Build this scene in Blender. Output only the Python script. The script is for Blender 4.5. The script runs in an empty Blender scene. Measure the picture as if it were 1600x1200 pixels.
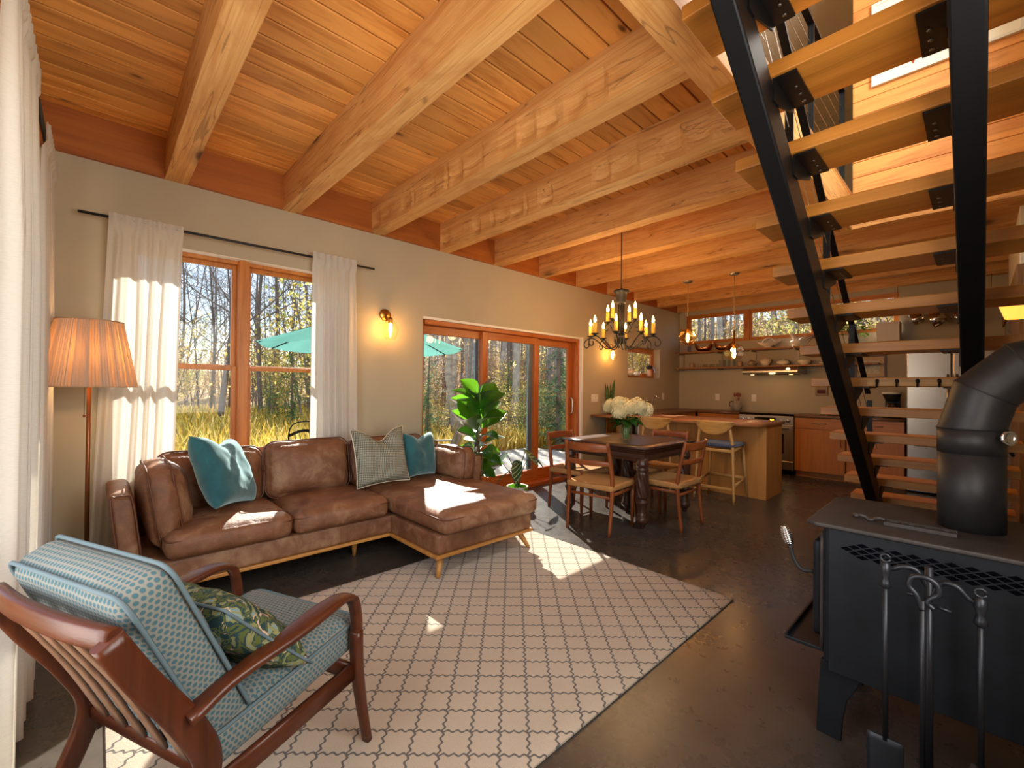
EXPO, SKY, SUN, FILL, FILL2, LOFT = 0.50, .19, 9.5, 28, 50, 120
import bpy, bmesh, math, random
from mathutils import Matrix, Vector, noise
PI = math.pi
S = bpy.context.scene
COL = S.collection
V3 = Vector

# ------------------------------------------------------------------ mesh builder
class MB:
    def __init__(s):
        s.v = []; s.f = []; s.sm = []; s.mi = []; s.m = 0
    def add(s, vs, fs, smooth=False):
        o = len(s.v); s.v += [tuple(p) for p in vs]
        for f in fs:
            s.f.append(tuple(i + o for i in f)); s.sm.append(smooth); s.mi.append(s.m)
        return s
    def box(s, x0, x1, y0, y1, z0, z1):
        vs = [(x0,y0,z0),(x1,y0,z0),(x1,y1,z0),(x0,y1,z0),(x0,y0,z1),(x1,y0,z1),(x1,y1,z1),(x0,y1,z1)]
        return s.add(vs, [(0,3,2,1),(4,5,6,7),(0,1,5,4),(1,2,6,5),(2,3,7,6),(3,0,4,7)])
    def cbox(s, c, d, M=None):
        vs = [V3((a*d[0]/2, b*d[1]/2, e*d[2]/2)) for e in (-1,1) for (a,b) in ((-1,-1),(1,-1),(1,1),(-1,1))]
        if M is not None: vs = [M @ v for v in vs]
        return s.add([v + V3(c) for v in vs], [(0,3,2,1),(4,5,6,7),(0,1,5,4),(1,2,6,5),(2,3,7,6),(3,0,4,7)])
    def tube(s, pts, r, n=8, caps=True, smooth=True, closed=False, sec=None, up=None):
        """round (or custom section) tube along pts; r number or list; sec: list of 2d section points (unit), r may be (a,b)"""
        P = [V3(p) for p in pts]; k = len(P)
        R = r if isinstance(r, list) else [r]*k
        T = []
        for i in range(k):
            a = P[(i-1) % k] if (closed or i > 0) else P[i]
            b = P[(i+1) % k] if (closed or i < k-1) else P[i]
            d = b - a
            T.append(d.normalized() if d.length > 1e-9 else V3((0,0,1)))
        u = V3(up) if up is not None else (V3((0,0,1)) if abs(T[0].z) < .9 else V3((1,0,0)))
        if sec is None: sec = [(math.cos(2*PI*j/n), math.sin(2*PI*j/n)) for j in range(n)]
        n = len(sec); vs = []
        for i in range(k):
            if up is None:
                u = (u - T[i]*u.dot(T[i]))
                if u.length < 1e-6: u = V3((1,0,0)) - T[i]*T[i].x
                u.normalize(); U = u
            else:
                U = V3(up); U = (U - T[i]*U.dot(T[i])).normalized()
            W = T[i].cross(U)
            ra, rb = R[i] if isinstance(R[i], tuple) else (R[i], R[i])
            for (a, b) in sec: vs.append(P[i] + W*(a*ra) + U*(b*rb))
        fs = []
        for i in range(k if closed else k-1):
            j = (i+1) % k
            for q in range(n):
                w = (q+1) % n; fs.append((i*n+q, i*n+w, j*n+w, j*n+q))
        s.add(vs, fs, smooth)
        if caps and not closed:
            o = len(s.v) - len(vs)
            s.f += [tuple(o+q for q in reversed(range(n))), tuple(o+(k-1)*n+q for q in range(n))]
            s.sm += [False, False]; s.mi += [s.m, s.m]
        return s
    def cyl(s, a, b, r, r2=None, n=16, smooth=True):
        return s.tube([a, b], [r, r if r2 is None else r2], n=n, smooth=smooth)
    def lathe(s, prof, c=(0,0,0), n=24, smooth=True, M=None, wob=None):
        vs = []; fs = []; k = len(prof)
        for i, (r, z) in enumerate(prof):
            for j in range(n):
                a = 2*PI*j/n; q = r if wob is None else r*wob(a, z)
                p = V3((q*math.cos(a), q*math.sin(a), z))
                if M is not None: p = M @ p
                vs.append(p + V3(c))
        for i in range(k-1):
            for j in range(n):
                w = (j+1) % n; fs.append((i*n+j, i*n+w, (i+1)*n+w, (i+1)*n+j))
        if prof[0][0] > 1e-4: fs.append(tuple(reversed(range(n))))
        if prof[-1][0] > 1e-4: fs.append(tuple((k-1)*n+j for j in range(n)))
        return s.add(vs, fs, smooth)
    def ell(s, c, r, n=16, m=10, M=None):
        vs = []; fs = []
        for i in range(m+1):
            t = PI*i/m
            for j in range(n):
                a = 2*PI*j/n
                p = V3((r[0]*math.sin(t)*math.cos(a), r[1]*math.sin(t)*math.sin(a), -r[2]*math.cos(t)))
                if M is not None: p = M @ p
                vs.append(p + V3(c))
        for i in range(m):
            for j in range(n):
                w = (j+1) % n; fs.append((i*n+j, i*n+w, (i+1)*n+w, (i+1)*n+j))
        return s.add(vs, fs, True)
    def prism(s, poly, a, b, axis='z'):
        """extrude 2d polygon between a and b along axis; poly coords in the other two axes (x,y)/(y,z)->x/(x,z)->y"""
        def mk(p, t):
            return {'z': (p[0], p[1], t), 'x': (t, p[0], p[1]), 'y': (p[0], t, p[1])}[axis]
        n = len(poly); vs = [mk(p, a) for p in poly] + [mk(p, b) for p in poly]
        fs = [tuple(reversed(range(n))), tuple(range(n, 2*n))] + [(i, (i+1) % n, n+(i+1) % n, n+i) for i in range(n)]
        if axis == 'y': fs = [tuple(reversed(f)) for f in fs]
        return s.add(vs, fs)
    def grid(s, fn, nu, nv, smooth=True, cu=False, cv=False):
        vs = [fn(i/nu, j/nv) for i in range(nu + (0 if cu else 1)) for j in range(nv + (0 if cv else 1))]
        m = nv + (0 if cv else 1); k = nu + (0 if cu else 1)
        fs = [(i*m+j, ((i+1) % k)*m+j, ((i+1) % k)*m+(j+1) % m, i*m+(j+1) % m) for i in range(nu) for j in range(nv)]
        return s.add(vs, fs, smooth)
    def softbox(s, c, d, r, crown=(0,0,0,0,0,0), n=12, wr=0, seed=0, M=None, pinch=0):
        """rounded box, half sizes d/2, edge radius r, crown on -x,+x,-y,+y,-z,+z faces"""
        hx, hy, hz = d[0]/2, d[1]/2, d[2]/2; vs = []; fs = []; idx = {}
        def vert(a, b, e):
            key = (round(a*n), round(b*n), round(e*n))
            if key in idx: return idx[key]
            def ease(t): return t if abs(t) < 1e-9 else math.copysign(1-(1-abs(t))**1.6, t)
            x, y, z = ease(a)*hx, ease(b)*hy, ease(e)*hz
            q = V3((max(-hx+r, min(hx-r, x)), max(-hy+r, min(hy-r, y)), max(-hz+r, min(hz-r, z))))
            dd = V3((x, y, z)) - q
            p = q + (dd.normalized()*r if dd.length > 1e-9 else dd)
            u, v, w = x/hx, y/hy, z/hz
            fx, fy, fz = (1-u*u), (1-v*v), (1-w*w)
            if a <= -1+1e-6 or a >= 1-1e-6: p.x += (crown[1] if a > 0 else -crown[0])*fy*fz
            if b <= -1+1e-6 or b >= 1-1e-6: p.y += (crown[3] if b > 0 else -crown[2])*fx*fz
            if e <= -1+1e-6 or e >= 1-1e-6: p.z += (crown[5] if e > 0 else -crown[4])*fx*fy
            if wr:
                t = noise.noise_vector(V3((x*9+seed, y*9, z*9)))*wr + noise.noise_vector(V3((x*22+seed*3, y*22, z*22)))*wr*.45
                p += t
            if M is not None: p = M @ p
            vs.append(p + V3(c)); idx[key] = len(vs)-1
            return idx[key]
        R = [(-1 + 2*i/n) for i in range(n+1)]
        for i in range(n):
            for j in range(n):
                a0, a1, b0, b1 = R[i], R[i+1], R[j], R[j+1]
                for sg in (-1, 1):
                    f = [vert(a0,b0,sg), vert(a1,b0,sg), vert(a1,b1,sg), vert(a0,b1,sg)]; fs.append(tuple(f if sg > 0 else f[::-1]))
                    f = [vert(sg,a0,b0), vert(sg,a1,b0), vert(sg,a1,b1), vert(sg,a0,b1)]; fs.append(tuple(f if sg > 0 else f[::-1]))
                    f = [vert(a0,sg,b0), vert(a1,sg,b0), vert(a1,sg,b1), vert(a0,sg,b1)]; fs.append(tuple(f if sg < 0 else f[::-1]))
        return s.add(vs, fs, True)
    def pillow(s, w, h, t, chop=0, n=22, seed=0, M=None, c=(0,0,0), ear=.06):
        """throw pillow in xz plane, thickness along y, base edge at z=0"""
        for sg in (-1, 1):
            def fn(a, b):
                u, v = 2*a-1, 2*b-1
                pu = 1 - ear*(1-v*v)*1.3*abs(u)**3; pv = 1 - ear*(1-u*u)*1.3*abs(v)**3
                x = u*w/2*pu; z = v*h/2*pv
                th = t/2*(max(0, (1-u**4)*(1-v**4)))**.55
                if chop and v > -.2:
                    q = ((v+.2)/1.2)**1.5*math.exp(-(u/.42)**2); z -= chop*q; th *= (1-.35*q)
                th += (noise.noise(V3((u*2.2+seed, v*2.2, sg)))*.012+noise.noise(V3((u*5+seed, v*5, sg)))*.005)*(1-u*u)*(1-v*v)*1.5
                p = V3((x, sg*th, z + h/2))
                if M is not None: p = M @ p
                return p + V3(c)
            o = len(s.f); s.grid(fn, n, n)
            if sg > 0: 
                for i in range(o, len(s.f)): s.f[i] = s.f[i]
            else:
                for i in range(o, len(s.f)): s.f[i] = s.f[i][::-1]
        return s
    def keepuv(s):
        s.uvsrc = list(s.v); return s
    def xf(s, M):
        s.v = [tuple(M @ V3(p)) for p in s.v]; return s

def mesh(mb, name, mats):
    me = bpy.data.meshes.new(name)
    me.from_pydata(mb.v, [], mb.f)
    for m in (mats if isinstance(mats, (list, tuple)) else [mats]): me.materials.append(m)
    me.polygons.foreach_set('use_smooth', mb.sm)
    me.polygons.foreach_set('material_index', mb.mi)
    src = getattr(mb, 'uvsrc', None)
    if src:
        uv = me.uv_layers.new(name='UVMap')
        for f in me.polygons:
            q = [V3(src[i]) for i in f.vertices]; nn = (q[1]-q[0]).cross(q[2]-q[1]); ax = max(range(3), key=lambda k: abs(nn[k])); a, b = [(1,2),(0,2),(0,1)][ax]
            for li, vi in zip(f.loop_indices, f.vertices): uv.data[li].uv = (src[vi][a], src[vi][b])
    me.update(); return me

def tag(o, label=None, cat=None, group=None, kind=None):
    if label: o['label'] = label
    if cat: o['category'] = cat
    if group: o['group'] = group
    if kind: o['kind'] = kind
    return o
def obj(name, mb, mats, parent=None, bevel=0, seg=2, sub=0, label=None, weld=False, loc=None, rot=None, kind=None):
    o = bpy.data.objects.new(name, mesh(mb, name, mats)); COL.objects.link(o)
    if parent is not None: o.parent = parent
    if loc: o.location = loc
    if rot: o.rotation_euler = rot
    if weld:
        w = o.modifiers.new('w', 'WELD'); w.merge_threshold = 1e-4
    if bevel:
        b = o.modifiers.new('b', 'BEVEL'); b.width = bevel; b.segments = seg; b.limit_method = 'ANGLE'; b.angle_limit = .6
    if sub:
        m = o.modifiers.new('s', 'SUBSURF'); m.levels = sub; m.render_levels = sub
    if label: o['label'] = label
    if kind: o['kind'] = kind
    return o
def thing(name, label, cat, loc=(0,0,0), rz=0, group=None):
    o = bpy.data.objects.new(name, None); COL.objects.link(o)
    o.empty_display_size = .1; o.location = loc; o.rotation_euler = (0, 0, rz)
    return tag(o, label, cat, group)
def single(name, mb, mats, label, cat, group=None, **k):
    return tag(obj(name, mb, mats, **k), label, cat, group)
def struct(name, mb, mats, parent=None, **k):
    o = obj(name, mb, mats, parent, **k)
    if parent is None: o['kind'] = 'structure'
    return o
def sroot(name, loc=(0,0,0)):
    o = bpy.data.objects.new(name, None); COL.objects.link(o); o.location = loc; o['kind'] = 'structure'; return o
KIDS = {}
def dup(root, loc=None, rz=None, label=None, scale=None, group=None, rot=None):
    if root.name not in KIDS:
        KIDS[root.name] = [(c, [g for g in bpy.data.objects if g.parent == c]) for c in bpy.data.objects if c.parent == root]
    r = root.copy(); COL.objects.link(r)
    if loc is not None: r.location = loc
    if rz is not None: r.rotation_euler = (0, 0, rz)
    if rot is not None: r.rotation_euler = rot
    if scale is not None: r.scale = scale if isinstance(scale, (tuple, list)) else (scale,)*3
    if label: r['label'] = label
    if group: r['group'] = group
    for ch, gr in KIDS[root.name]:
        c = ch.copy(); COL.objects.link(c); c.parent = r
        for g in gr:
            d = g.copy(); COL.objects.link(d); d.parent = c
    return r
def arc(c, r, a0, a1, n, plane='xz', y=0):
    out = []
    for i in range(n+1):
        a = a0 + (a1-a0)*i/n; p, q = c[0]+r*math.cos(a), c[1]+r*math.sin(a)
        out.append({'xz': (p, y, q), 'xy': (p, q, y), 'yz': (y, p, q)}[plane])
    return out
def spline(pts, n=8):
    """catmull-rom through pts"""
    P = [V3(p) for p in pts]; out = []
    for i in range(len(P)-1):
        a = P[i-1] if i else P[0]*2-P[1]; b, c = P[i], P[i+1]; d = P[i+2] if i+2 < len(P) else P[-1]*2-P[-2]
        for k in range(n):
            t = k/n
            out.append(.5*((2*b)+(c-a)*t+(2*a-5*b+4*c-d)*t*t+(3*b-a-3*c+d)*t**3))
    out.append(P[-1]); return out
RR = [(math.copysign(abs(math.cos(t))**.55, math.cos(t)), math.copysign(abs(math.sin(t))**.55, math.sin(t))) for t in [2*PI*j/16 for j in range(16)]]

# ------------------------------------------------------------------ materials
def C(h):
    """sRGB hex -> linear"""
    h = h.lstrip('#'); o = []
    for i in (0, 2, 4):
        c = int(h[i:i+2], 16)/255; o.append(c/12.92 if c <= .04045 else ((c+.055)/1.055)**2.4)
    return (*o, 1)
class NT:
    def __init__(s, name, rough=.5, metal=0, spec=.5, base=(.8,.8,.8,1)):
        s.m = bpy.data.materials.new(name); s.m.use_nodes = True; s.t = s.m.node_tree
        s.b = s.t.nodes['Principled BSDF']
        s.b.inputs['Roughness'].default_value = rough; s.b.inputs['Metallic'].default_value = metal
        s.b.inputs['Specular IOR Level'].default_value = spec; s.b.inputs['Base Color'].default_value = base
        s.tc = None
    def n(s, typ, **k):
        x = s.t.nodes.new(typ)
        for a, b in k.items(): setattr(x, a, b)
        return x
    def l(s, a, b): s.t.links.new(a, b)
    def co(s, scale=(1,1,1), rot=(0,0,0), kind='Object', loc=(0,0,0)):
        tc = s.n('ShaderNodeTexCoord'); mp = s.n('ShaderNodeMapping')
        mp.inputs['Scale'].default_value = scale; mp.inputs['Rotation'].default_value = rot; mp.inputs['Location'].default_value = loc
        s.l(tc.outputs[kind], mp.inputs[0]); return mp.outputs[0]
    def noise(s, co, scale=5, det=4, rough=.5, dist=0):
        x = s.n('ShaderNodeTexNoise'); x.inputs['Scale'].default_value = scale; x.inputs['Detail'].default_value = det
        x.inputs['Roughness'].default_value = rough; x.inputs['Distortion'].default_value = dist
        s.l(co, x.inputs['Vector']); return x.outputs['Fac']
    def ramp(s, fac, stops, interp='LINEAR'):
        x = s.n('ShaderNodeValToRGB'); x.color_ramp.interpolation = interp
        e = x.color_ramp.elements
        while len(e) < len(stops): e.new(.5)
        for i, (p, c) in enumerate(stops): e[i].position = p; e[i].color = c if len(c) == 4 else (*c, 1)
        s.l(fac, x.inputs[0]); return x.outputs[0]
    def mix(s, fac, a, b, mode='MIX'):
        x = s.n('ShaderNodeMix', data_type='RGBA', blend_type=mode)
        for sock, val in ((x.inputs[0], fac), (x.inputs[6], a), (x.inputs[7], b)):
            if hasattr(val, 'is_output'): s.l(val, sock)
            else: sock.default_value = val
        return x.outputs[2]
    def math(s, op, a, b=0.0, c=0.0):
        x = s.n('ShaderNodeMath', operation=op)
        for sock, val in ((x.inputs[0], a), (x.inputs[1], b), (x.inputs[2], c)):
            if hasattr(val, 'is_output'): s.l(val, sock)
            else: sock.default_value = val
        return x.outputs[0]
    def xyz(s, co):
        x = s.n('ShaderNodeSeparateXYZ'); s.l(co, x.inputs[0]); return x.outputs
    def bump(s, h, st=.3, dist=.01):
        x = s.n('ShaderNodeBump'); x.inputs['Strength'].default_value = st; x.inputs['Distance'].default_value = dist
        s.l(h, x.inputs['Height']); s.l(x.outputs[0], s.b.inputs['Normal']); return x
    def col(s, c):
        if hasattr(c, 'is_output'): s.l(c, s.b.inputs['Base Color'])
        else: s.b.inputs['Base Color'].default_value = c
    def sss(s, k): s.b.inputs['Subsurface Weight'].default_value = k
def plain(name, hexc, rough=.5, metal=0, spec=.5, var=0, vscale=6, bump=0):
    m = NT(name, rough, metal, spec, C(hexc))
    if var or bump:
        f = m.noise(m.co(), vscale, 5)
        if var:
            c = C(hexc); m.col(m.ramp(f, [(.3, tuple(x*(1-var) for x in c[:3])), (.7, tuple(min(1, x*(1+var)) for x in c[:3]))]))
        if bump: m.bump(f, bump, .005)
    return m.m
def wood(name, light, dark, axis=0, rough=.45, scale=1, knots=0, fig=.5, spec=.4):
    """procedural wood with grain along axis (0 x,1 y,2 z)"""
    m = NT(name, rough, 0, spec)
    st = [9*scale]*3; st[axis] = .55*scale
    co = m.co(tuple(st)); n1 = m.noise(co, 2.2, 6, .6, .8)
    sf = [40*scale]*3; sf[axis] = 1.1*scale
    n2 = m.noise(m.co(tuple(sf)), 3, 3, .6, .2)
    f = m.math('ADD', m.math('MULTIPLY', n1, 1-fig*.4), m.math('MULTIPLY', n2, fig*.4))
    a, b = C(light), C(dark); mid = tuple((x*.55+y*.45) for x, y in zip(a[:3], b[:3]))
    c = m.ramp(f, [(.30, b), (.47, mid), (.68, a)])
    if knots:
        sk = [5.2*scale]*3; sk[axis] = 1.9*scale
        vo = m.n('ShaderNodeTexVoronoi', feature='F1'); m.l(m.co(tuple(sk)), vo.inputs['Vector']); vo.inputs['Scale'].default_value = knots
        k = m.ramp(vo.outputs['Distance'], [(.035, (1,1,1)), (.07, (.75,.75,.75)), (.10, (.28,.28,.28)), (.22, (0,0,0))])
        gate = m.ramp(m.xyz(vo.outputs['Color'])[0], [(.5, (0,0,0)), (.55, (1,1,1))])
        kk = m.math('MULTIPLY', k, gate)
        c = m.mix(kk, c, tuple(x*.16 for x in b[:3])+(1,))
    m.col(c); m.bump(n2, .12, .004)
    return m.m
def fabric(name, a, b, scale=900, rough=.9, sheen=.3, kind='weave'):
    m = NT(name, rough, 0, .2)
    w1 = m.noise(m.co(), 14, 4)
    v = m.noise(m.co((scale/10, scale/10, scale/10)), 6, 2)
    m.col(m.mix(m.math('MULTIPLY', m.math('ADD', w1, v), .5), C(a), C(b)))
    m.b.inputs['Sheen Weight'].default_value = sheen; m.bump(v, .25, .003)
    return m.m
def glow(name, hexc, strength, base=None):
    m = NT(name, .5, 0, .2, C(base or hexc)); m.b.inputs['Emission Color'].default_value = C(hexc); m.b.inputs['Emission Strength'].default_value = strength
    return m.m
def glassy(name, tint=(1,1,1,1), rough=0.0, alpha=.1, ior=1.3, base=0.0):
    """architectural glass: mostly transparent with fresnel reflections"""
    m = bpy.data.materials.new(name); m.use_nodes = True; t = m.node_tree; t.nodes.clear()
    o = t.nodes.new('ShaderNodeOutputMaterial'); mx = t.nodes.new('ShaderNodeMixShader'); tr = t.nodes.new('ShaderNodeBsdfTransparent'); gl = t.nodes.new('ShaderNodeBsdfGlossy'); fr = t.nodes.new('ShaderNodeFresnel')
    tr.inputs[0].default_value = tint; gl.inputs['Roughness'].default_value = rough; fr.inputs[0].default_value = ior
    ge = t.nodes.new('ShaderNodeNewGeometry'); mu = t.nodes.new('ShaderNodeMath'); mu.operation = 'MULTIPLY_ADD'; sb = t.nodes.new('ShaderNodeMath'); sb.operation = 'SUBTRACT'; sb.inputs[0].default_value = 1
    t.links.new(ge.outputs['Backfacing'], sb.inputs[1]); mu.inputs[2].default_value = base; t.links.new(fr.outputs[0], mu.inputs[0]); t.links.new(sb.outputs[0], mu.inputs[1])
    t.links.new(mu.outputs[0], mx.inputs[0]); t.links.new(tr.outputs[0], mx.inputs[1]); t.links.new(gl.outputs[0], mx.inputs[2]); t.links.new(mx.outputs[0], o.inputs[0])
    return m
def trans(name, hexc, amount=.5, var=0, vscale=20, rough=.8, thin=None):
    """diffuse + translucent (cloth, leaves, lamp shades)"""
    m = bpy.data.materials.new(name); m.use_nodes = True; t = m.node_tree; t.nodes.clear()
    o = t.nodes.new('ShaderNodeOutputMaterial'); mx = t.nodes.new('ShaderNodeMixShader'); d = t.nodes.new('ShaderNodeBsdfDiffuse'); tl = t.nodes.new('ShaderNodeBsdfTranslucent')
    c = C(hexc); d.inputs[0].default_value = c; tl.inputs[0].default_value = C(thin) if thin else c; mx.inputs[0].default_value = amount
    if var:
        oi = t.nodes.new('ShaderNodeTexCoord'); nz = t.nodes.new('ShaderNodeTexNoise'); nz.inputs['Scale'].default_value = vscale; nz.inputs['Detail'].default_value = 3
        rp = t.nodes.new('ShaderNodeValToRGB'); rp.color_ramp.elements[0].position = .35; rp.color_ramp.elements[1].position = .65
        rp.color_ramp.elements[0].color = (*[x*(1-var) for x in c[:3]], 1); rp.color_ramp.elements[1].color = (*[min(1, x*(1+var)) for x in c[:3]], 1)
        t.links.new(oi.outputs['Object'], nz.inputs['Vector']); t.links.new(nz.outputs['Fac'], rp.inputs[0]); t.links.new(rp.outputs[0], d.inputs[0])
        if not thin: t.links.new(rp.outputs[0], tl.inputs[0])
    t.links.new(d.outputs[0], mx.inputs[1]); t.links.new(tl.outputs[0], mx.inputs[2]); t.links.new(mx.outputs[0], o.inputs[0])
    return m
# ------------------------------------------------------------------ camera
random.seed(4)
XL, XR, YN, YB = -4.037, .27, -.42, 8.33
ZB, ZC = 2.785, 3.07
def make_cam():
    yaw, pitch, roll = math.radians(46.656), math.radians(.506), math.radians(.521)
    cy, sy = math.cos(yaw), math.sin(yaw)
    f = V3((-sy*math.cos(pitch), cy*math.cos(pitch), math.sin(pitch))); r = V3((cy, sy, 0)); u = r.cross(f)
    r2 = r*math.cos(roll)+u*math.sin(roll); u2 = -r*math.sin(roll)+u*math.cos(roll)
    c = bpy.data.cameras.new('camera'); c.sensor_width = 36; c.sensor_fit = 'HORIZONTAL'; c.lens = 688.2/1600*36; c.clip_start = .05; c.clip_end = 400
    o = bpy.data.objects.new('camera', c); COL.objects.link(o)
    M = Matrix((r2, u2, -f)).transposed().to_4x4(); M.translation = (0, 0, 1.3); o.matrix_world = M
    S.camera = o
make_cam()
S.view_settings.view_transform = 'Standard'; S.view_settings.look = 'None'; S.view_settings.gamma = 1; S.view_settings.exposure = EXPO; S.view_settings.use_curve_mapping = False
S.cycles.max_bounces = 10; S.cycles.diffuse_bounces = 5; S.cycles.transparent_max_bounces = 24; S.cycles.glossy_bounces = 4; S.cycles.transmission_bounces = 8
S.cycles.caustics_reflective = False; S.cycles.caustics_refractive = False; S.cycles.sample_clamp_indirect = 6

# ------------------------------------------------------------------ materials
M_wall = plain('wall_paint', 'b1a58c', .85, var=.04, vscale=2)
M_white = plain('white_paint', 'e6e0d4', .6)
def beamwood(name, axis):
    m = NT(name, .55, 0, .3); geo = m.n('ShaderNodeObjectInfo'); off = m.math('MULTIPLY', geo.outputs['Random'], 31.0)
    def sh(sc):
        v = m.n('ShaderNodeVectorMath', operation='ADD'); m.l(m.co(tuple(sc)), v.inputs[0]); c = m.n('ShaderNodeCombineXYZ')
        for i in range(3): m.l(off, c.inputs[i])
        m.l(c.outputs[0], v.inputs[1]); return v.outputs[0]
    s1 = [5.5]*3; s1[axis] = .5; n1 = m.noise(sh(s1), 2, 6, .6, 1.6)
    s2 = [30]*3; s2[axis] = .9; n2 = m.noise(sh(s2), 3, 4, .6, .4)
    s3 = [2.2]*3; s3[axis] = 1.5; n3 = m.noise(sh(s3), 1.6, 4, .6, 1.0)
    f = m.math('ADD', m.math('MULTIPLY', n1, .62), m.math('MULTIPLY', n2, .38))
    c = m.ramp(f, [(.28, C('a86c34')), (.42, C('c48a4c')), (.56, C('d39f60')), (.75, C('deb274'))])
    c = m.mix(m.ramp(n3, [(.54, (0,0,0)), (.72, (.45,.45,.45))]), c, C('a5682f'))
    sk = [5.0]*3; sk[axis] = 2.0
    vo = m.n('ShaderNodeTexVoronoi'); m.l(sh(sk), vo.inputs['Vector']); vo.inputs['Scale'].default_value = .55
    k = m.ramp(vo.outputs['Distance'], [(.045, (1,1,1)), (.075, (.8,.8,.8)), (.11, (.35,.35,.35)), (.24, (0,0,0))])
    c = m.mix(m.math('MULTIPLY', k, m.ramp(m.xyz(vo.outputs['Color'])[0], [(.40, (0,0,0)), (.45, (1,1,1))])), c, C('4a2812'))
    # long drying checks
    s4 = [4.5]*3; s4[axis] = .22; w = m.n('ShaderNodeTexNoise'); m.l(sh(s4), w.inputs['Vector']); w.inputs['Scale'].default_value = 2.4; w.inputs['Detail'].default_value = 2
    ck = m.ramp(m.math('ABSOLUTE', m.math('SUBTRACT', w.outputs['Fac'], .5)), [(.0, (.55,.55,.55)), (.004, (.35,.35,.35)), (.008, (0,0,0))])
    c = m.mix(ck, c, C('5a3216')); m.col(c); m.bump(m.math('ADD', n2, m.math('MULTIPLY', n1, .6)), .25, .008); return m.m
M_beam = beamwood('fir_beam', 0); M_beamy = beamwood('fir_beam_y', 1)
M_plate = wood('rim_wood', 'b0672a', '86451a', 1, .5, .6, .6)
M_frame = wood('window_fir', 'cc8238', 'a05c1e', 2, .4, 1.2)
M_framey = wood('window_fir_y', 'cc8238', 'a05c1e', 1, .4, 1.2)
M_framex = wood('window_fir_x', 'cc8238', 'a05c1e', 0, .4, 1.2)
M_door = wood('door_fir', 'bd6a2c', '924312', 2, .35, 1)
M_doory = wood('door_fir_y', 'bd6a2c', '924312', 1, .35, 1)
M_glass = glassy('window_glass')
M_black = plain('black_steel', '1a1b1d', .45, .6, .4)
M_blackm = plain('black_matte', '161616', .6)
M_steel = plain('stainless', 'b9b5ae', .28, 1)
M_chrome = plain('chrome', 'd8d8d8', .12, 1)
M_brass = plain('brass', 'b98a48', .3, 1)
M_ceram = plain('ceramic_white', 'e8e2d6', .3)

def plank_mat(name, light, dark, axis, knots=.9):
    m = NT(name, .5, 0, .35)
    st = [7]*3; st[axis] = .7
    geo = m.n('ShaderNodeNewGeometry'); rnd = geo.outputs['Random Per Island']
    co = m.co(tuple(st)); off = m.n('ShaderNodeVectorMath', operation='ADD'); cmb = m.n('ShaderNodeCombineXYZ')
    for i in range(3): m.l(m.math('MULTIPLY', rnd, 37.0), cmb.inputs[i])
    m.l(co, off.inputs[0]); m.l(cmb.outputs[0], off.inputs[1])
    n1 = m.noise(off.outputs[0], 2, 5, .6, 1.0)
    c = m.ramp(n1, [(.3, C(dark)), (.5, C(light)), (.75, tuple(min(1, x*1.12) for x in C(light)[:3]))])
    hs = m.n('ShaderNodeHueSaturation'); m.l(c, hs.inputs['Color']); m.l(m.math('MULTIPLY_ADD', rnd, .4, .8), hs.inputs['Value'])
    sk = [6]*3; sk[axis] = 2.4
    co2 = m.co(tuple(sk)); off2 = m.n('ShaderNodeVectorMath', operation='ADD'); m.l(co2, off2.inputs[0]); m.l(cmb.outputs[0], off2.inputs[1])
    vo = m.n('ShaderNodeTexVoronoi'); m.l(off2.outputs[0], vo.inputs['Vector']); vo.inputs['Scale'].default_value = knots
    k = m.ramp(vo.outputs['Distance'], [(.04, (1,1,1)), (.075, (.8,.8,.8)), (.11, (.3,.3,.3)), (.24, (0,0,0))])
    kk = m.math('MULTIPLY', k, m.ramp(m.xyz(vo.outputs['Color'])[0], [(.45, (0,0,0)), (.5, (1,1,1))]))
    m.col(m.mix(kk, hs.outputs[0], tuple(x*.2 for x in C(dark)[:3])+(1,)))
    return m.m
M_ceil = plank_mat('ceiling_boards', 'd6944a', 'b26c2a', 1, 1.1)
M_panel = plank_mat('wall_boards', 'd6924e', 'b5703a', 0, .7)

def floor_mat():
    m = NT('polished_concrete', .2, 0, .5)
    co = m.co(); a = m.noise(co, 1.3, 8, .65, .6); b = m.noise(co, 14, 6, .7); g = m.noise(co, 4, 8, .7, 1.2)
    f = m.math('ADD', m.math('MULTIPLY', a, .5), m.math('MULTIPLY', g, .5))
    c = m.ramp(f, [(.30, C('302c28')), (.5, C('3e3934')), (.70, C('4e4841'))])
    c = m.mix(m.ramp(b, [(.5, (0,0,0)), (.85, (.3,.3,.3))]), c, C('575049'))
    # two faint sawn control joints
    x = m.xyz(co); jo = None
    m.col(c); m.l(m.ramp(m.math('ADD', m.math('MULTIPLY', b, .4), m.math('MULTIPLY', a, .6)), [(.35, (.24,)*3), (.7, (.34,)*3)]), m.b.inputs['Roughness'])
    m.bump(a, .03, .004); return m.m
M_floor = floor_mat()

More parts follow.
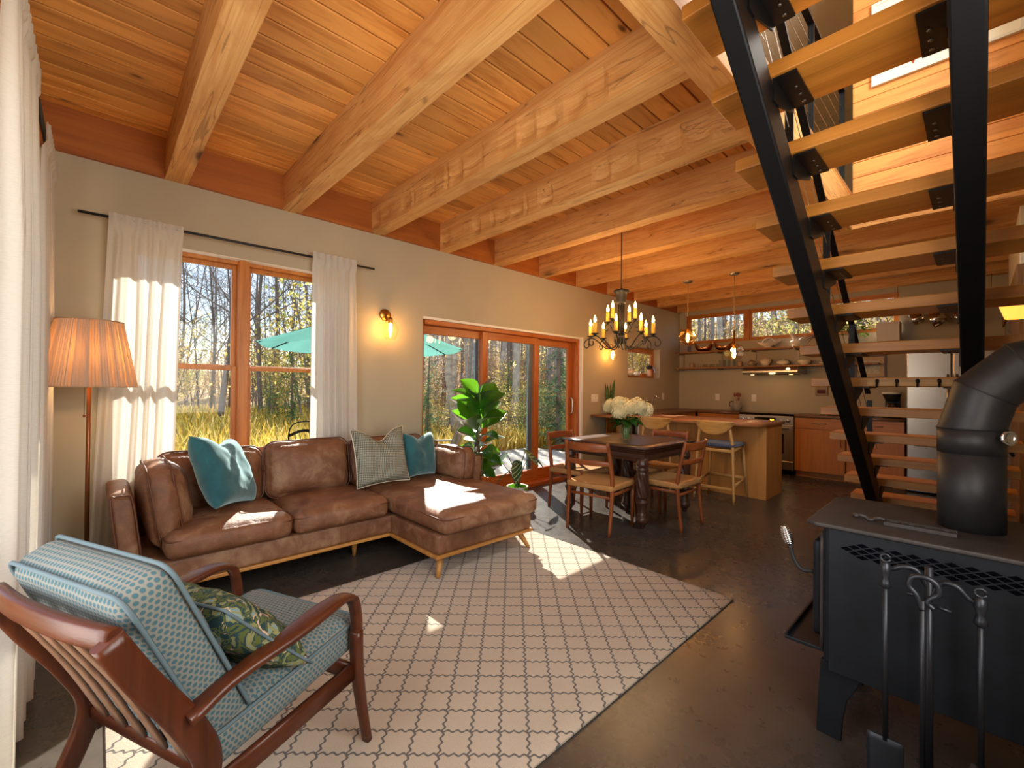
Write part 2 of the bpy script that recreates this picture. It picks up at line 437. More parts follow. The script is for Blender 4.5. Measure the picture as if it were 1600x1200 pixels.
# ------------------------------------------------------------------ shell
def wallL(mb, a0, a1, d0, d1, z0, z1): return mb.box(XL-d1, XL-d0, a0, a1, z0, z1)
def wallB(mb, a0, a1, d0, d1, z0, z1): return mb.box(a0, a1, YB+d0, YB+d1, z0, z1)
def wallN(mb, a0, a1, d0, d1, z0, z1): return mb.box(a0, a1, YN-d1, YN-d0, z0, z1)
def holed(fn, a0, a1, z0, z1, th, holes):
    mb = MB(); xs = sorted({a0, a1} | {h[0] for h in holes} | {h[1] for h in holes}); zs = sorted({z0, z1} | {h[2] for h in holes} | {h[3] for h in holes})
    for i in range(len(xs)-1):
        k = 0
        while k < len(zs)-1:
            cx, cz = (xs[i]+xs[i+1])/2, (zs[k]+zs[k+1])/2
            if any(h[0] < cx < h[1] and h[2] < cz < h[3] for h in holes): k += 1; continue
            j = k+1
            while j < len(zs)-1 and not any(h[0] < cx < h[1] and h[2] < (zs[j]+zs[j+1])/2 < h[3] for h in holes): j += 1
            fn(mb, xs[i], xs[i+1], 0, th, zs[k], zs[j]); k = j
    return mb
WIN = (.145, 1.6, .72, 2.31); DOOR = (2.506, 5.21, 0, 2.03); KWIN = (6.475, 7.555, 1.495, 2.03)
BW = (-3.9, -.78, 2.17, 2.725); NWIN = (-3.25, -.75, .35, 2.4)
ZT = 5.6
struct('wall_left', holed(wallL, YN-.2, YB+.2, -.12, ZT, .2, [WIN, DOOR, KWIN]), M_wall)
struct('wall_back', holed(wallB, XL, XR, -.12, ZT, .2, [BW]), M_wall)
struct('wall_front', holed(wallN, XL, XR, -.12, ZT, .2, [NWIN]), M_wall)
def wallR(mb, a0, a1, d0, d1, z0, z1): return mb.box(XR+d0, XR+d1, a0, a1, z0, z1)
struct('wall_right', holed(wallR, YN-.2, YB+.2, -.12, ZT, .2, [(2.2, 4.2, 3.6, 5.0), (.15, 1.65, .8, 2.35)]), M_wall)  # both openings are added, unseen, to let fill light in
struct('floor', MB().box(XL-.02, XR+.02, YN-.02, YB+.02, -.12, 0), M_floor)
mb = MB(); P = .13; x = XL
while x < -.80-.01:
    x1 = min(x+P-.010, -.80); mb.box(x, x1, YN, YB, ZC, ZC+.02); x += P
x = -.80
while x < XR:
    mb.box(x, min(x+P-.010, XR), 5.10, YB, ZC, ZC+.02); x += P
struct('ceiling', mb, M_ceil, bevel=.004, seg=1)
mb = MB(); mb.box(XL, -.80, YN, YB, ZC+.02, ZC+.05); mb.box(-.80, XR, 5.10, YB, ZC+.02, ZC+.05)
struct('floor_loft', mb, wood('loft_floor', '9a6a3c', '6e4520', 1, .4))
mb = MB()
for b in ((XL, XR, YN, .6), (XL, XR, 3.0, YB), (XL, -3.9, .6, 3.0), (-2.7, XR, .6, 3.0)): mb.box(*b, ZT, ZT+.1)  # gap between slabs is an added skylight, cut to brighten the loft
struct('ceiling_loft', mb, plain('loft_paint', 'e9ddc2', .8))
struct('trim_1', MB().box(XL, XL+.035, YN, YB, ZB, ZC), M_plate)
mb = MB(); z = ZC+.05
while z < ZT:
    mb.box(-.80, XR, 5.06, 5.085, z, min(z+.137, ZT)); z += .14
struct('wall_loft', mb, M_panel, bevel=.003, seg=1)
# exposed beams
def beam(y0, x1, wd=.13, seed=0, rough=0.0):
    mb = MB(); n = 90; x0 = XL
    sec = [(-1,-1),(-.82,-1),(0,-1),(.82,-1),(1,-1),(1,-.8),(1,-.45),(1,0),(1,.5),(1,1),(-1,1),(-1,.5),(-1,0),(-1,-.45),(-1,-.8)]
    sec = sec[:]
    def fn(u, v):
        i = round(v*len(sec)) % len(sec); a, b = sec[i]
        x = x0 + (x1-x0)*u; y = y0 + wd/2 + a*wd/2; z = (ZB+ZC)/2 + b*(ZC-ZB)/2
        q = noise.noise(V3((x*1.3+seed*7, b*1.2, a+seed))); q2 = noise.noise(V3((x*5+seed*3, b*2.5, seed)))
        if b < .9:
            k = (1-b)/2
            sc = 0.0
            if rough and a < 0:
                cell = math.floor(x*5.5 + .8*noise.noise(V3((x*2, 3, seed)))); fr = x*5.5 - math.floor(x*5.5)
                sc = rough*(abs(math.sin(PI*fr))**.6)*(.4+.6*noise.cell(V3((cell, seed, 1)))) * math.exp(-((b+.35)/.45)**2)
            y -= a*0 ; y += (-1 if a < 0 else 1)*(.004*q*k + .002*q2*k) + sc*(1 if a < 0 else 0)
            if b < -.7: z += .004*q + .003*q2*abs(a) + (abs(sc)*.35 if rough else 0)
        return V3((x, y, z))
    vs = [fn(i/n, j/len(sec)) for i in range(n+1) for j in range(len(sec))]; m = len(sec)
    fs = [(i*m+j, i*m+(j+1) % m, (i+1)*m+(j+1) % m, (i+1)*m+j) for i in range(n) for j in range(m)]
    fs += [tuple(range(m))[::-1], tuple(n*m+j for j in range(m))]
    mb.add(vs, fs, False); return mb
ORD = ['first', 'second', 'third', 'fourth', 'fifth', 'sixth', 'seventh', 'eighth', 'ninth', 'tenth', 'eleventh']
for k in range(11):
    y0 = .34 + .782*k; full = k >= 6
    if k == 10: y0 = 8.15
    extra = {0: 'crossing above the left window curtain', 1: 'wide and pale, above the left window', 2: 'with chipped scalloped side, above the wall sconce', 3: 'with deep scalloped notches, above the glass door', 4: 'ending at the stair header', 5: 'holding the black chandelier rod'}.get(k, 'seen behind the stair')
    single('ceiling_beam', beam(y0, XR if full else -.93, .135, k, [0.0, .004, .034, .045, .006, .004, .004, .003, 0.0, 0.0, 0.0][k]), M_beam,
           '%s rough fir ceiling beam from the near end, %s' % (ORD[k], extra), 'beam', 'exposed ceiling beams')
single('header_beam', MB().box(-.945, -.80, YN, 5.06, ZB, ZC), M_beamy, 'fir header beam that the ceiling beams butt into beside the stair opening', 'beam', bevel=.004)

# windows
def pane(mb, fn, a0, a1, d, z0, z1): return fn(mb, a0, a1, d, d+.006, z0, z1)
def ring(fn, a0, a1, z0, z1, w, d0, d1, wb=None, wt=None):
    mb = MB(); wb = wb or w; wt = wt or w
    fn(mb, a0, a0+w, d0, d1, z0, z1); fn(mb, a1-w, a1, d0, d1, z0, z1); fn(mb, a0+w, a1-w, d0, d1, z0, z0+wb); fn(mb, a0+w, a1-w, d0, d1, z1-wt, z1)
    return mb
w1 = sroot('window_1')
a0, a1, z0, z1 = WIN
struct('window_frame', ring(wallL, a0, a1, z0, z1, .03, .085, .18), M_frame, w1, bevel=.003)
struct('mullion', wallL(MB(), .825, .897, .04, .18, z0, z1), M_frame, w1, bevel=.004)
for (b0, b1) in ((a0+.03, .826), (.896, a1-.03)):
    for (c0, c1, d0) in ((1.43, z1-.03, .135), (z0+.03, 1.455, .10)):
        sh = struct('sash', ring(wallL, b0, b1, c0, c1, .034, d0, d0+.035), M_frame, w1, bevel=.003)
        struct('glass_pane', pane(MB(), wallL, b0+.034, b1-.034, d0+.015, c0+.034, c1-.034), M_glass, sh)
mb = MB(); wallL(mb, a0, a0+.004, .0, .085, z0, z1); wallL(mb, a1-.004, a1, 0, .085, z0, z1); wallL(mb, a0+.004, a1-.004, 0, .085, z1-.004, z1); struct('reveal', mb, M_white, w1)
struct('window_sill', wallL(MB(), a0-.0, a1, -.015, .085, z0-.03, z0+.004), M_framey, w1, bevel=.003)
w2 = sroot('window_2')
a0, a1, z0, z1 = KWIN
struct('window_frame', ring(wallL, a0, a1, z0, z1, .03, .12, .18), M_frame, w2, bevel=.003)
sh = struct('sash', ring(wallL, a0+.03, a1-.03, z0+.03, z1-.03, .06, .125, .165), M_frame, w2, bevel=.003)
struct('glass_pane', pane(MB(), wallL, a0+.09, a1-.09, .14, z0+.09, z1-.09), M_glass, sh)
struct('crank_handle', MB().tube(spline([(XL-.11, a1-.06, 1.72), (XL-.07, a1-.07, 1.66), (XL-.06, a1-.08, 1.60)], 5), .008), M_chrome, w2)
w3 = sroot('window_3')
a0, a1, z0, z1 = BW
struct('window_frame', ring(wallB, a0, a1, z0, z1, .03, .03, .15), M_framex, w3, bevel=.003)
cuts = [a0+.03, -2.81, -1.79, a1-.03]
for c in cuts[1:3]: struct('mullion', wallB(MB(), c-.035, c+.035, .02, .15, z0, z1), M_frame, w3, bevel=.003)
for i in range(3):
    b0 = cuts[i] + (.035 if i else 0); b1 = cuts[i+1] - (.035 if i < 2 else 0)
    sh = struct('sash', ring(wallB, b0, b1, z0+.03, z1-.03, .035, .06, .1), M_framex, w3, bevel=.003)
    struct('glass_pane', pane(MB(), wallB, b0+.035, b1-.035, .08, z0+.065, z1-.065), M_glass, sh)
w5 = sroot('added_fill_window'); struct('window_frame', ring(wallR, .15, 1.65, .8, 2.35, .05, .05, .16), M_frame, w5)  # unseen window added as the opening for the side fill
w4 = sroot('window_4')
a0, a1, z0, z1 = NWIN
struct('window_frame', ring(wallN, a0, a1, z0, z1, .05, .05, .16), M_frame, w4)
struct('mullion', wallN(MB(), -2.04, -1.96, .05, .16, z0, z1), M_frame, w4)
# sliding door
d1 = sroot('door_1')
a0, a1, z0, z1 = DOOR
mb = MB(); wallL(mb, a0, a0+.045, .05, .2, 0, z1); wallL(mb, a1-.045, a1, .03, .2, 0, z1)
struct('door_jamb', mb, M_door, d1, bevel=.003)
struct('door_head', wallL(MB(), a0+.045, a1-.045, .03, .2, z1-.05, z1), M_doory, d1, bevel=.003)
struct('door_sill', wallL(MB(), a0, a1, .0, .22, -.01, .05), M_doory, d1, bevel=.004)
G = [(a0+.045, 3.50, .135, .0), (3.40, 4.40, .09, .0), (4.33, a1-.045, .135, .0)]
M_alu = plain('blue_grey_aluminium', '7d93a3', .4, .7)
for i, (b0, b1, d0, _) in enumerate(G):
    wl = .05 if i == 0 else .085; wr = .085
    mb = MB(); wallL(mb, b0, b0+wl, d0, d0+.045, .05, z1-.05); wallL(mb, b1-wr, b1, d0, d0+.045, .05, z1-.05)
    mb.m = 1; wallL(mb, b0+wl, b1-wr, d0, d0+.045, .05, .20); wallL(mb, b0+wl, b1-wr, d0, d0+.045, z1-.14, z1-.05)
    pn = struct('door_panel', mb, [M_door, M_doory], d1, bevel=.004)
    struct('glass_pane', pane(MB(), wallL, b0+wl, b1-wr, d0+.02, .20, z1-.14), M_glass, pn)
    if i == 1: struct('screen_edge', wallL(MB(), b1-wr-.075, b1-wr-.004, d0+.05, d0+.075, .2, z1-.14), M_alu, pn)
    if i == 0: struct('screen_edge', wallL(MB(), b1-wr-.05, b1-wr-.004, d0+.05, d0+.075, .2, z1-.14), M_alu, pn)
    if i == 2:
        y = b1-.045; xx = XL-d0
        struct('door_handle', MB().tube([(xx, y, .93), (xx+.045, y, .94), (xx+.055, y, .97), (xx+.055, y, 1.12), (xx+.045, y, 1.15), (xx, y, 1.16)], .011), plain('nickel_handle', 'c9c4ba', .3, .9), pn)
mb = MB(); wallL(mb, a1-.004, a1+.035, -.012, .05, 0, z1+.03); wallL(mb, a0-.0, a1, -.01, .05, z1-.004, z1+.022)
struct('trim_2', mb, M_white)
struct('baseboard_left', MB().box(XL, XL+.012, YN, 2.5, 0, .07), M_wall)
# right-hand end door with board casing
d2 = sroot('door_2')
M_barn = wood('barn_board', '8c6a48', '5d4228', 2, .6, .8)
struct('door_slab', MB().box(.215, .262, 5.15, 6.5, .02, 2.05), M_barn, d2, bevel=.004)
struct('door_casing', MB().box(.22, .262, 7.75, 8.05, 0, 2.1), M_white, d2, bevel=.004)
struct('side_panel', MB().box(.21, .262, 7.0, 7.7, 0, 2.08), plain('mottled_grey_board', '837f7a', .8, var=.3, vscale=40), d2, bevel=.003)
mb = MB()
for zz in (.75, 1.05): mb.tube([(.205, 6.3, zz), (.19, 6.2, zz), (.19, 5.9, zz+.02), (.205, 5.8, zz)], .012)
struct('latch_bar', mb, M_black, d2)
struct('head_board', MB().box(.2, .262, 5.1, 8.1, 2.1, 2.28), M_barn, d2, bevel=.004)
mb = MB()
for i in range(6): mb.box(.225, .262, 5.3+.32*i, 5.6+.32*i, 2.3, 2.78)
struct('trim_3', mb, plain('cream_boards', 'd8d2c0', .7), bevel=.006)

# ------------------------------------------------------------------ light
W = bpy.data.worlds.new('world'); S.world = W; W.use_nodes = True; t = W.node_tree
sk = t.nodes.new('ShaderNodeTexSky'); sk.sky_type = 'NISHITA'; sk.sun_disc = False; sk.sun_elevation = math.radians(36); sk.sun_rotation = math.radians(-59); sk.air_density = 1; sk.dust_density = .4; sk.ozone_density = 1
bg = t.nodes['Background']; bg.inputs[1].default_value = SKY; t.links.new(sk.outputs[0], bg.inputs[0])
def light(name, typ, loc, energy, color=(1,1,1), size=.1, size_y=None, direction=None, spread=None):
    l = bpy.data.lights.new(name, typ); l.energy = energy; l.color = color
    if typ == 'AREA':
        l.shape = 'RECTANGLE'; l.size = size; l.size_y = size_y or size
        if spread: l.spread = spread
    elif typ == 'SUN': l.angle = size
    else: l.shadow_soft_size = size
    o = bpy.data.objects.new(name, l); COL.objects.link(o); o.location = loc
    if direction is not None: o.rotation_euler = V3(direction).to_track_quat('-Z', 'Y').to_euler()
    return o
light('sun', 'SUN', (-20, 10, 15), SUN, (1, .93, .80), math.radians(.55), direction=(.857, -.515, -.722))
light('window_daylight_front', 'AREA', (-1.28, YN-.22, 1.4), FILL, (1, .97, .95), 1.0, 2.0, (-.12, 1, .0))
light('added_fill_right', 'AREA', (XR+.24, .9, 1.58), FILL2, (1, .95, .88), 1.5, 1.5, (-1, .0, .0))  # added fill lamp outside the unseen right-hand window
light('added_fill_loft', 'AREA', (XR+.3, 3.2, 4.4), LOFT, (1, .95, .88), 1.9, 1.3, (-1, 0, -.15))  # added lamp that brightens the loft through an assumed opening
light('added_fill_loft_top', 'AREA', (-3.3, 1.8, ZT+.25), LOFT*1.3, (1, .95, .86), 1.2, 2.4, (0, 0, -1))  # lamp over the made-up skylight, added to light loft and stair
WARM = (1, .62, .28)
# ------------------------------------------------------------------ living area
def wp(root, name, mb, mats, **k):
    """part built in world coordinates under an unrotated root"""
    mb.xf(Matrix.Translation(-V3(root.location))); return obj(name, mb, mats, root, **k)
def leather():
    m = NT('cognac_leather', .42, 0, .45)
    co = m.co(); a = m.noise(co, 3.2, 6, .62, .5); b = m.noise(co, 260, 2); c2 = m.noise(co, 9, 6, .6, 1.5)
    c = m.ramp(m.math('ADD', m.math('MULTIPLY', a, .65), m.math('MULTIPLY', c2, .35)), [(.3, C('54331f')), (.5, C('795037')), (.7, C('a38262'))])
    m.col(c); m.l(m.ramp(c2, [(.3, (.34,)*3), (.7, (.56,)*3)]), m.b.inputs['Roughness'])
    m.bump(m.math('ADD', m.math('MULTIPLY', b, .2), m.math('ADD', m.math('MULTIPLY', c2, .6), a)), .8, .014); return m.m
M_lea = leather(); M_pipe = plain('leather_piping', '5a3018', .5)
M_oak = wood('oak_trim', 'c08a48', '94602a', 1, .4, 1.2); M_oakz = wood('oak_leg', 'c08a48', '94602a', 2, .4, 1.5)
def ploop(c, d, r, z, M=None, n=6):
    """rounded-rectangle loop for piping in local xy at z"""
    hx, hy = d[0]/2, d[1]/2; P = []
    for (sx, sy, a0) in ((1,1,0),(-1,1,PI/2),(-1,-1,PI),(1,-1,1.5*PI)):
        for i in range(n+1):
            a = a0 + PI/2*i/n; P.append(V3((sx*(hx-r)+r*math.cos(a), sy*(hy-r)+r*math.sin(a), z)))
    if M is not None: P = [M @ p for p in P]
    return [p + V3(c) for p in P]

# rug
def rug_mat():
    m = NT('trellis_rug', .95, 0, .1)
    co = m.co((1,1,1), (0,0,math.radians(-46.6))); X = m.xyz(co); p = .106
    def lines(a, b):
        s = m.math('MULTIPLY', m.math('COSINE', m.math('MULTIPLY', b, 2*PI*3/p)), .0048)
        w = m.math('ADD', a, s); f = m.math('FRACT', m.math('DIVIDE', m.math('ADD', w, 10.0), p))
        return m.math('ABSOLUTE', m.math('SUBTRACT', f, .5))
    d = m.math('MINIMUM', m.math('SUBTRACT', .5, lines(X[0], X[1])), m.math('SUBTRACT', .5, lines(X[1], X[0])))
    k = m.ramp(d, [(.0, (1,1,1)), (.032, (1,1,1)), (.05, (0,0,0))])
    nz = m.noise(m.co(), 220, 2); n2 = m.noise(m.co(), 3, 4)
    base = m.mix(n2, C('ab9c8a'), C('bcae9c')); base = m.mix(m.math('MULTIPLY', nz, .5), base, C('887c6e'))
    m.col(m.mix(k, base, C('565350'))); m.bump(m.math('SUBTRACT', nz, m.math('MULTIPLY', k, .5)), .5, .004); m.b.inputs['Sheen Weight'].default_value = .2
    return m.m
single('area_rug', MB().softbox((-1.94, 1.46, .0065), (1.80, 2.84, .013), .005, n=10), rug_mat(), 'large beige area rug with grey wavy trellis lattice on the concrete floor', 'rug')

# sofa
sofa = thing('sectional_sofa', 'worn brown leather sectional sofa with chaise, under the window', 'sofa', (-3.4, 1.35, 0))
mb = MB(); mb.softbox((-3.50, .95, .235), (.73, 1.55, .14), .02, wr=.002); wp(sofa, 'sofa_base', mb, M_lea)
mb = MB(); mb.softbox((-3.175, 2.125, .235), (1.38, .90, .14), .02, wr=.002, seed=3); wp(sofa, 'chaise_base', mb, M_lea)
mb = MB(); mb.box(-3.85, -3.125, .2, 1.68, .145, .168); mb.box(-3.85, -2.475, 1.66, 2.585, .145, .168); wp(sofa, 'plinth', mb, M_oak, bevel=.005)
def tleg(p, q, r0=.026, r1=.014): return MB().tube([p, q], [r0, r1], n=14)
for p, q in (((-2.57, 1.76, .15), (-2.50, 1.69, 0.0135)), ((-2.57, 2.50, .15), (-2.50, 2.56, .0135)), ((-3.22, .30, .15), (-3.18, .24, 0)), ((-3.30, 1.46, .15), (-3.30, 1.46, 0)), ((-3.80, .3, .15), (-3.83, .25, 0)), ((-3.80, 2.5, .15), (-3.84, 2.55, 0))):
    wp(sofa, 'leg', tleg(p, q), M_oakz)
mb = MB(); mb.softbox((-3.825, 1.37, .47), (.10, 2.36, .60), .04, wr=.003); wp(sofa, 'back_frame', mb, M_lea)
def arm(yb, yt, z1, x0, x1, s):
    sh = Matrix(((1,0,0,0),(0,1,(yt-yb)/(z1-.16),0),(0,0,1,0),(0,0,0,1)))
    c = ((x0+x1)/2, 0, (z1-.16)/2); d = (x1-x0, .115, z1-.16)
    mb = MB().softbox(c, d, .03, crown=(0,.012,0,0,0,.012), wr=.0025, seed=s, M=None)
    mb.xf(Matrix.Translation((0, yb, .16)) @ sh); pp = MB()
    L = [(x1+.006, -.045, .01), (x1+.008, -.045, z1-.16-.04), (x1+.004, -.02, z1-.16+.004), (x1+.004, .02, z1-.16+.004), (x1+.008, .048, z1-.16-.04), (x1+.006, .05, .01)]
    pp.tube(spline(L, 5), .005, n=6); pp.xf(Matrix.Translation((0, yb, .16)) @ sh)
    return mb, pp
for (yb, yt, z1, s) in ((.165, .105, .68, 2), (2.575, 2.61, .66, 5)):
    mb, pp = arm(yb, yt, z1, -3.87, -3.22, s); a = wp(sofa, 'arm', mb, M_lea); pp.xf(Matrix.Translation(-V3(sofa.location))); obj('piping', pp, M_pipe, a)
def cushion(name, c, d, r, crown, seed, pipes, wr=.004, M=None):
    mb = MB().softbox(c, d, r, crown, 14, wr, seed); pp = MB()
    for ax, off in pipes:
        if ax == 'z': P = ploop((c[0], c[1], c[2]+off), (d[0]+.004, d[1]+.004), r, 0)
        elif ax == 'x': P = [V3((c[0]+off, c[1]+q.x, c[2]+q.y)) for q in ploop((0,0,0), (d[1]+.004, d[2]+.004), r, 0)]
        else: P = [V3((c[0]+q.x, c[1]+off, c[2]+q.y)) for q in ploop((0,0,0), (d[0]+.004, d[2]+.004), r, 0)]
        pp.tube(P, .005, n=6, closed=True)
    if M is not None:
        T = Matrix.Translation(c) @ M @ Matrix.Translation(-V3(c)); mb.xf(T); pp.xf(T)
    o = wp(sofa, name, mb, M_lea); pp.xf(Matrix.Translation(-V3(sofa.location))); obj('piping', pp, M_pipe, o)
cushion('seat_cushion', (-3.46, .625, .385), (.76, .665, .16), .055, (0,.02,.01,.01,0,.03), 1, [('z', .035)], .005)
cushion('seat_cushion', (-3.46, 1.305, .385), (.76, .675, .16), .055, (0,.02,.01,.01,0,.03), 2, [('z', .035)], .005)
cushion('chaise_cushion', (-3.12, 2.125, .385), (1.44, .90, .155), .055, (0,.02,.015,.015,0,.025), 3, [('z', .035)], .005)
tl = Matrix.Rotation(-.20, 3, 'Y').to_4x4()
cushion('back_cushion', (-3.70, .595, .645), (.19, .62, .40), .075, (.02,.05,.005,.005,.01,.01), 4, [('x', .055)], .007, tl)
cushion('back_cushion', (-3.70, 1.235, .655), (.20, .635, .42), .08, (.02,.055,.005,.005,.01,.012), 5, [('x', .06)], .008, tl)
cushion('back_cushion', (-3.70, 1.93, .645), (.19, .71, .40), .075, (.02,.05,.005,.005,.01,.01), 6, [('x', .055)], .007, tl)
cushion('arm_cushion', (-3.47, .305, .585), (.50, .185, .49), .085, (.01,.035,.02,.055,.01,.01), 7, [('y', .055), ('y', -.055)], .009, Matrix.Rotation(.16, 3, 'X').to_4x4())
cushion('arm_cushion', (-3.40, 2.45, .60), (.50, .17, .29), .07, (.01,.02,.045,.02,.01,.012), 8, [('y', .05), ('y', -.05)], .009, Matrix.Rotation(-.06, 3, 'X').to_4x4())

# throw pillows
def velvet(name, a, b):
    m = NT(name, .75, 0, .15); f = m.noise(m.co(), 5, 5, .6, .4); m.col(m.ramp(f, [(.35, C(a)), (.65, C(b))])); m.b.inputs['Sheen Weight'].default_value = .8; m.b.inputs['Sheen Tint'].default_value = (.6, .85, .9, 1)
    m.bump(m.noise(m.co(), 7, 4), .3, .01); return m.m
M_teal = velvet('teal_velvet', '1f4a52', '2c626a')
def cane():
    m = NT('woven_sage', .9, 0, .1); co = m.co((1,1,1), (0, .7, 0)); X = m.xyz(co)
    s = m.math('MULTIPLY', m.math('SINE', m.math('MULTIPLY', X[0], 330)), m.math('SINE', m.math('MULTIPLY', X[2], 330)))
    k = m.ramp(s, [(.0, (0,0,0)), (.3, (1,1,1))]); m.col(m.mix(k, C('5d665e'), C('aaa28c'))); m.bump(s, .3, .003); return m.m
M_cane = cane(); M_cord = plain('cream_cord', 'cbbfa6', .8)
def pillow(name, label, loc, rz, lean, w, h, t, chop, seed, mat, cat='pillow', roll=0, cord=None):
    o = thing(name, label, cat, loc, rz)
    M = Matrix.Rotation(lean, 4, 'X') @ Matrix.Rotation(roll, 4, 'Y')
    obj('pillow_body', MB().pillow(w, h, t, chop, 24, seed, M), mat, o, weld=True)
    if cord:
        P = []
        for (fx, n) in ((lambda q: (-1+2*q, -1), 14), (lambda q: (1, -1+2*q), 14), (lambda q: (1-2*q, 1), 14), (lambda q: (-1, 1-2*q), 14)):
            for i in range(n):
                u, v = fx(i/n); x = u*w/2*(1-.06*(1-v*v)*1.3*abs(u)**3); z = v*h/2*(1-.06*(1-u*u)*1.3*abs(v)**3)
                if v > -.2: z -= chop*((v+.2)/1.2)**1.5*math.exp(-(u/.42)**2)
                P.append(M @ V3((x, 0, z+h/2)))
        obj('cord_edge', MB().tube(P, .0045, n=6, closed=True), cord, o)
    return o
# local +y is the back of the pillow; face towards -y
pillow('throw_pillow', 'teal velvet throw pillow leaning on the left sofa arm cushion', (-3.38, .69, .508), math.radians(146), -.42, .50, .49, .19, .06, 1, M_teal, roll=.16)
pillow('throw_pillow', 'woven sage green pillow with cream cord edge beside the chaise back', (-3.345, 1.73, .50), math.radians(88), -.26, .46, .47, .16, .10, 2, M_cane, cord=M_cord, roll=-.03)
pillow('throw_pillow', 'teal velvet pillow standing behind the woven sage pillow on the chaise', (-3.44, 2.13, .497), math.radians(108), -.16, .40, .40, .15, .05, 3, M_teal, roll=.05)

# armchair
def honey():
    m = NT('teal_dot_upholstery', .9, 0, .15); co = m.co(kind='UV'); X = m.xyz(co); rows = .0135
    a = m.math('DIVIDE', m.math('ADD', X[1], 5.0), rows); ia = m.math('FLOOR', a)
    sh = m.math('MULTIPLY', m.math('MODULO', ia, 2), .5)
    fx = m.math('SUBTRACT', m.math('FRACT', m.math('ADD', m.math('DIVIDE', m.math('ADD', X[0], 5.0), rows*1.15), sh)), .5)
    fy = m.math('SUBTRACT', m.math('FRACT', a), .5)
    d = m.math('ADD', m.math('MULTIPLY', fx, fx), m.math('MULTIPLY', fy, fy))
    k = m.ramp(d, [(.09, (1,1,1)), (.17, (0,0,0))])
    m.col(m.mix(k, C('76756d'), C('3f5c64'))); m.bump(k, -.4, .004); m.b.inputs['Sheen Weight'].default_value = .05; return m.m
M_hon = honey(); M_welt = plain('pale_blue_welt', '54656b', .8)
M_teak = wood('teak', '562a15', '321509', 1, .32, 1.3); M_teakz = wood('teak_post', '562a15', '321509', 2, .32, 1.3); M_teakx = wood('teak_x', '562a15', '321509', 0, .32, 1.3)
M_slat = wood('teak_slat', '8d6a52', '64452f', 2, .4, 1.3)
ac = thing('armchair', 'mid-century teak armchair with slatted back and dotted teal cushions, facing the sofa', 'chair', (-1.654, .251, .0135), math.radians(23.5))
for s in (-1, 1):
    # arm with front leg flowing into it
    P = spline([(s*.285, -.215, .485), (s*.298, -.10, .525), (s*.312, .05, .553), (s*.314, .17, .572), (s*.312, .255, .575), (s*.311, .305, .548), (s*.311, .325, .48), (s*.31, .33, .40)], 6)
    n = len(P); R = []
    for i in range(n):
        q = i/(n-1); w = .018 + .022*math.exp(-((q-.38)/.22)**2) + .014*math.exp(-(q/.08)**2); R.append((w, .0125 + .004*(q > .7)))
    obj('armrest', MB().tube(P, R, sec=RR), M_teak, ac)
    P = spline([(s*.31, .328, .43), (s*.309, .335, .30), (s*.308, .36, .15), (s*.306, .395, 0)], 5); n = len(P)
    obj('front_leg', MB().tube(P, [(.019-.008*abs(i/(n-1)-.25), .022-.006*i/(n-1)) for i in range(n)], sec=RR), M_teakz, ac)
    P = spline([(s*.268, -.365, .745), (s*.27, -.30, .62), (s*.272, -.20, .45), (s*.275, -.155, .32), (s*.275, -.20, .18), (s*.275, -.30, 0)], 6); n = len(P)
    obj('back_post', MB().tube(P, [(.017, .034-.012*abs(i/(n-1)-.4)) for i in range(n)], sec=RR), M_teakz, ac)
    obj('seat_rail', MB().tube([(s*.285, -.17, .255), (s*.295, .34, .285)], [(.013, .032)]*2, sec=RR), M_teak, ac)
obj('top_rail', MB().tube(spline([(-.27, -.352, .738), (-.1, -.372, .742), (.1, -.372, .742), (.27, -.352, .738)], 5), [(.016, .026)]*16, sec=RR), M_teakx, ac)
obj('lower_back_rail', MB().tube([(-.27, -.15, .30), (.27, -.15, .30)], [(.012, .02)]*2, sec=RR), M_teakx, ac)
obj('front_rail', MB().tube([(-.30, .325, .285), (.30, .325, .285)], [(.012, .028)]*2, sec=RR), M_teakx, ac)
for i in range(5):
    x = -.19 + .095*i
    obj('back_slat', MB().tube(spline([(x, -.363, .725), (x, -.25, .52), (x, -.155, .31)], 4), [(.021, .006)]*9, sec=RR, up=(0,1,.3)), M_slat, ac)
sm = Matrix.Rotation(.11, 4, 'X')
o = obj('seat_cushion', MB().softbox((0, .115, .365), (.545, .55, .135), .045, (0,.01,0,.02,0,.03), 14, .003, 3, None).keepuv().xf(Matrix.Translation((0, .09, .36)) @ sm @ Matrix.Translation((0, -.09, -.36))), M_hon, ac)
pp = MB().tube(ploop((0, .115, .41), (.55, .555), .045, 0), .006, n=6, closed=True).xf(Matrix.Translation((0, .09, .36)) @ sm @ Matrix.Translation((0, -.09, -.36))); obj('welt', pp, M_welt, o)
bmx = Matrix.Translation((0, -.185, .60)) @ Matrix.Rotation(math.radians(24.5), 4, 'X')
o = obj('back_cushion', MB().softbox((0, 0, 0), (.535, .13, .52), .045, (0,0,.0,.03,0,.012), 14, .003, 9).keepuv().xf(bmx), M_hon, ac)
for yy in (-.05, .05): obj('welt', MB().tube([V3((q.x, yy, q.y)) for q in ploop((0,0,0), (.54, .525), .045, 0)], .006, n=6, closed=True).xf(bmx), M_welt, o)
def floral():
    m = NT('floral_print', .85, 0, .15); co = m.co(); a = m.noise(co, 11, 3, .5, 2.5); b = m.noise(m.co(loc=(3,1,7)), 17, 2, .5, 1.5)
    c = m.ramp(a, [(.34, C('22383a')), (.42, C('525a30')), (.5, C('2b3f42')), (.56, C('7d7c50')), (.64, C('6d868c')), (.72, C('2a3c34'))], 'CONSTANT')
    c = m.mix(m.ramp(b, [(.62, (0,0,0)), (.63, (1,1,1))], 'LINEAR'), c, C('b79a86')); m.col(c); return m.m
M_fl = floral()
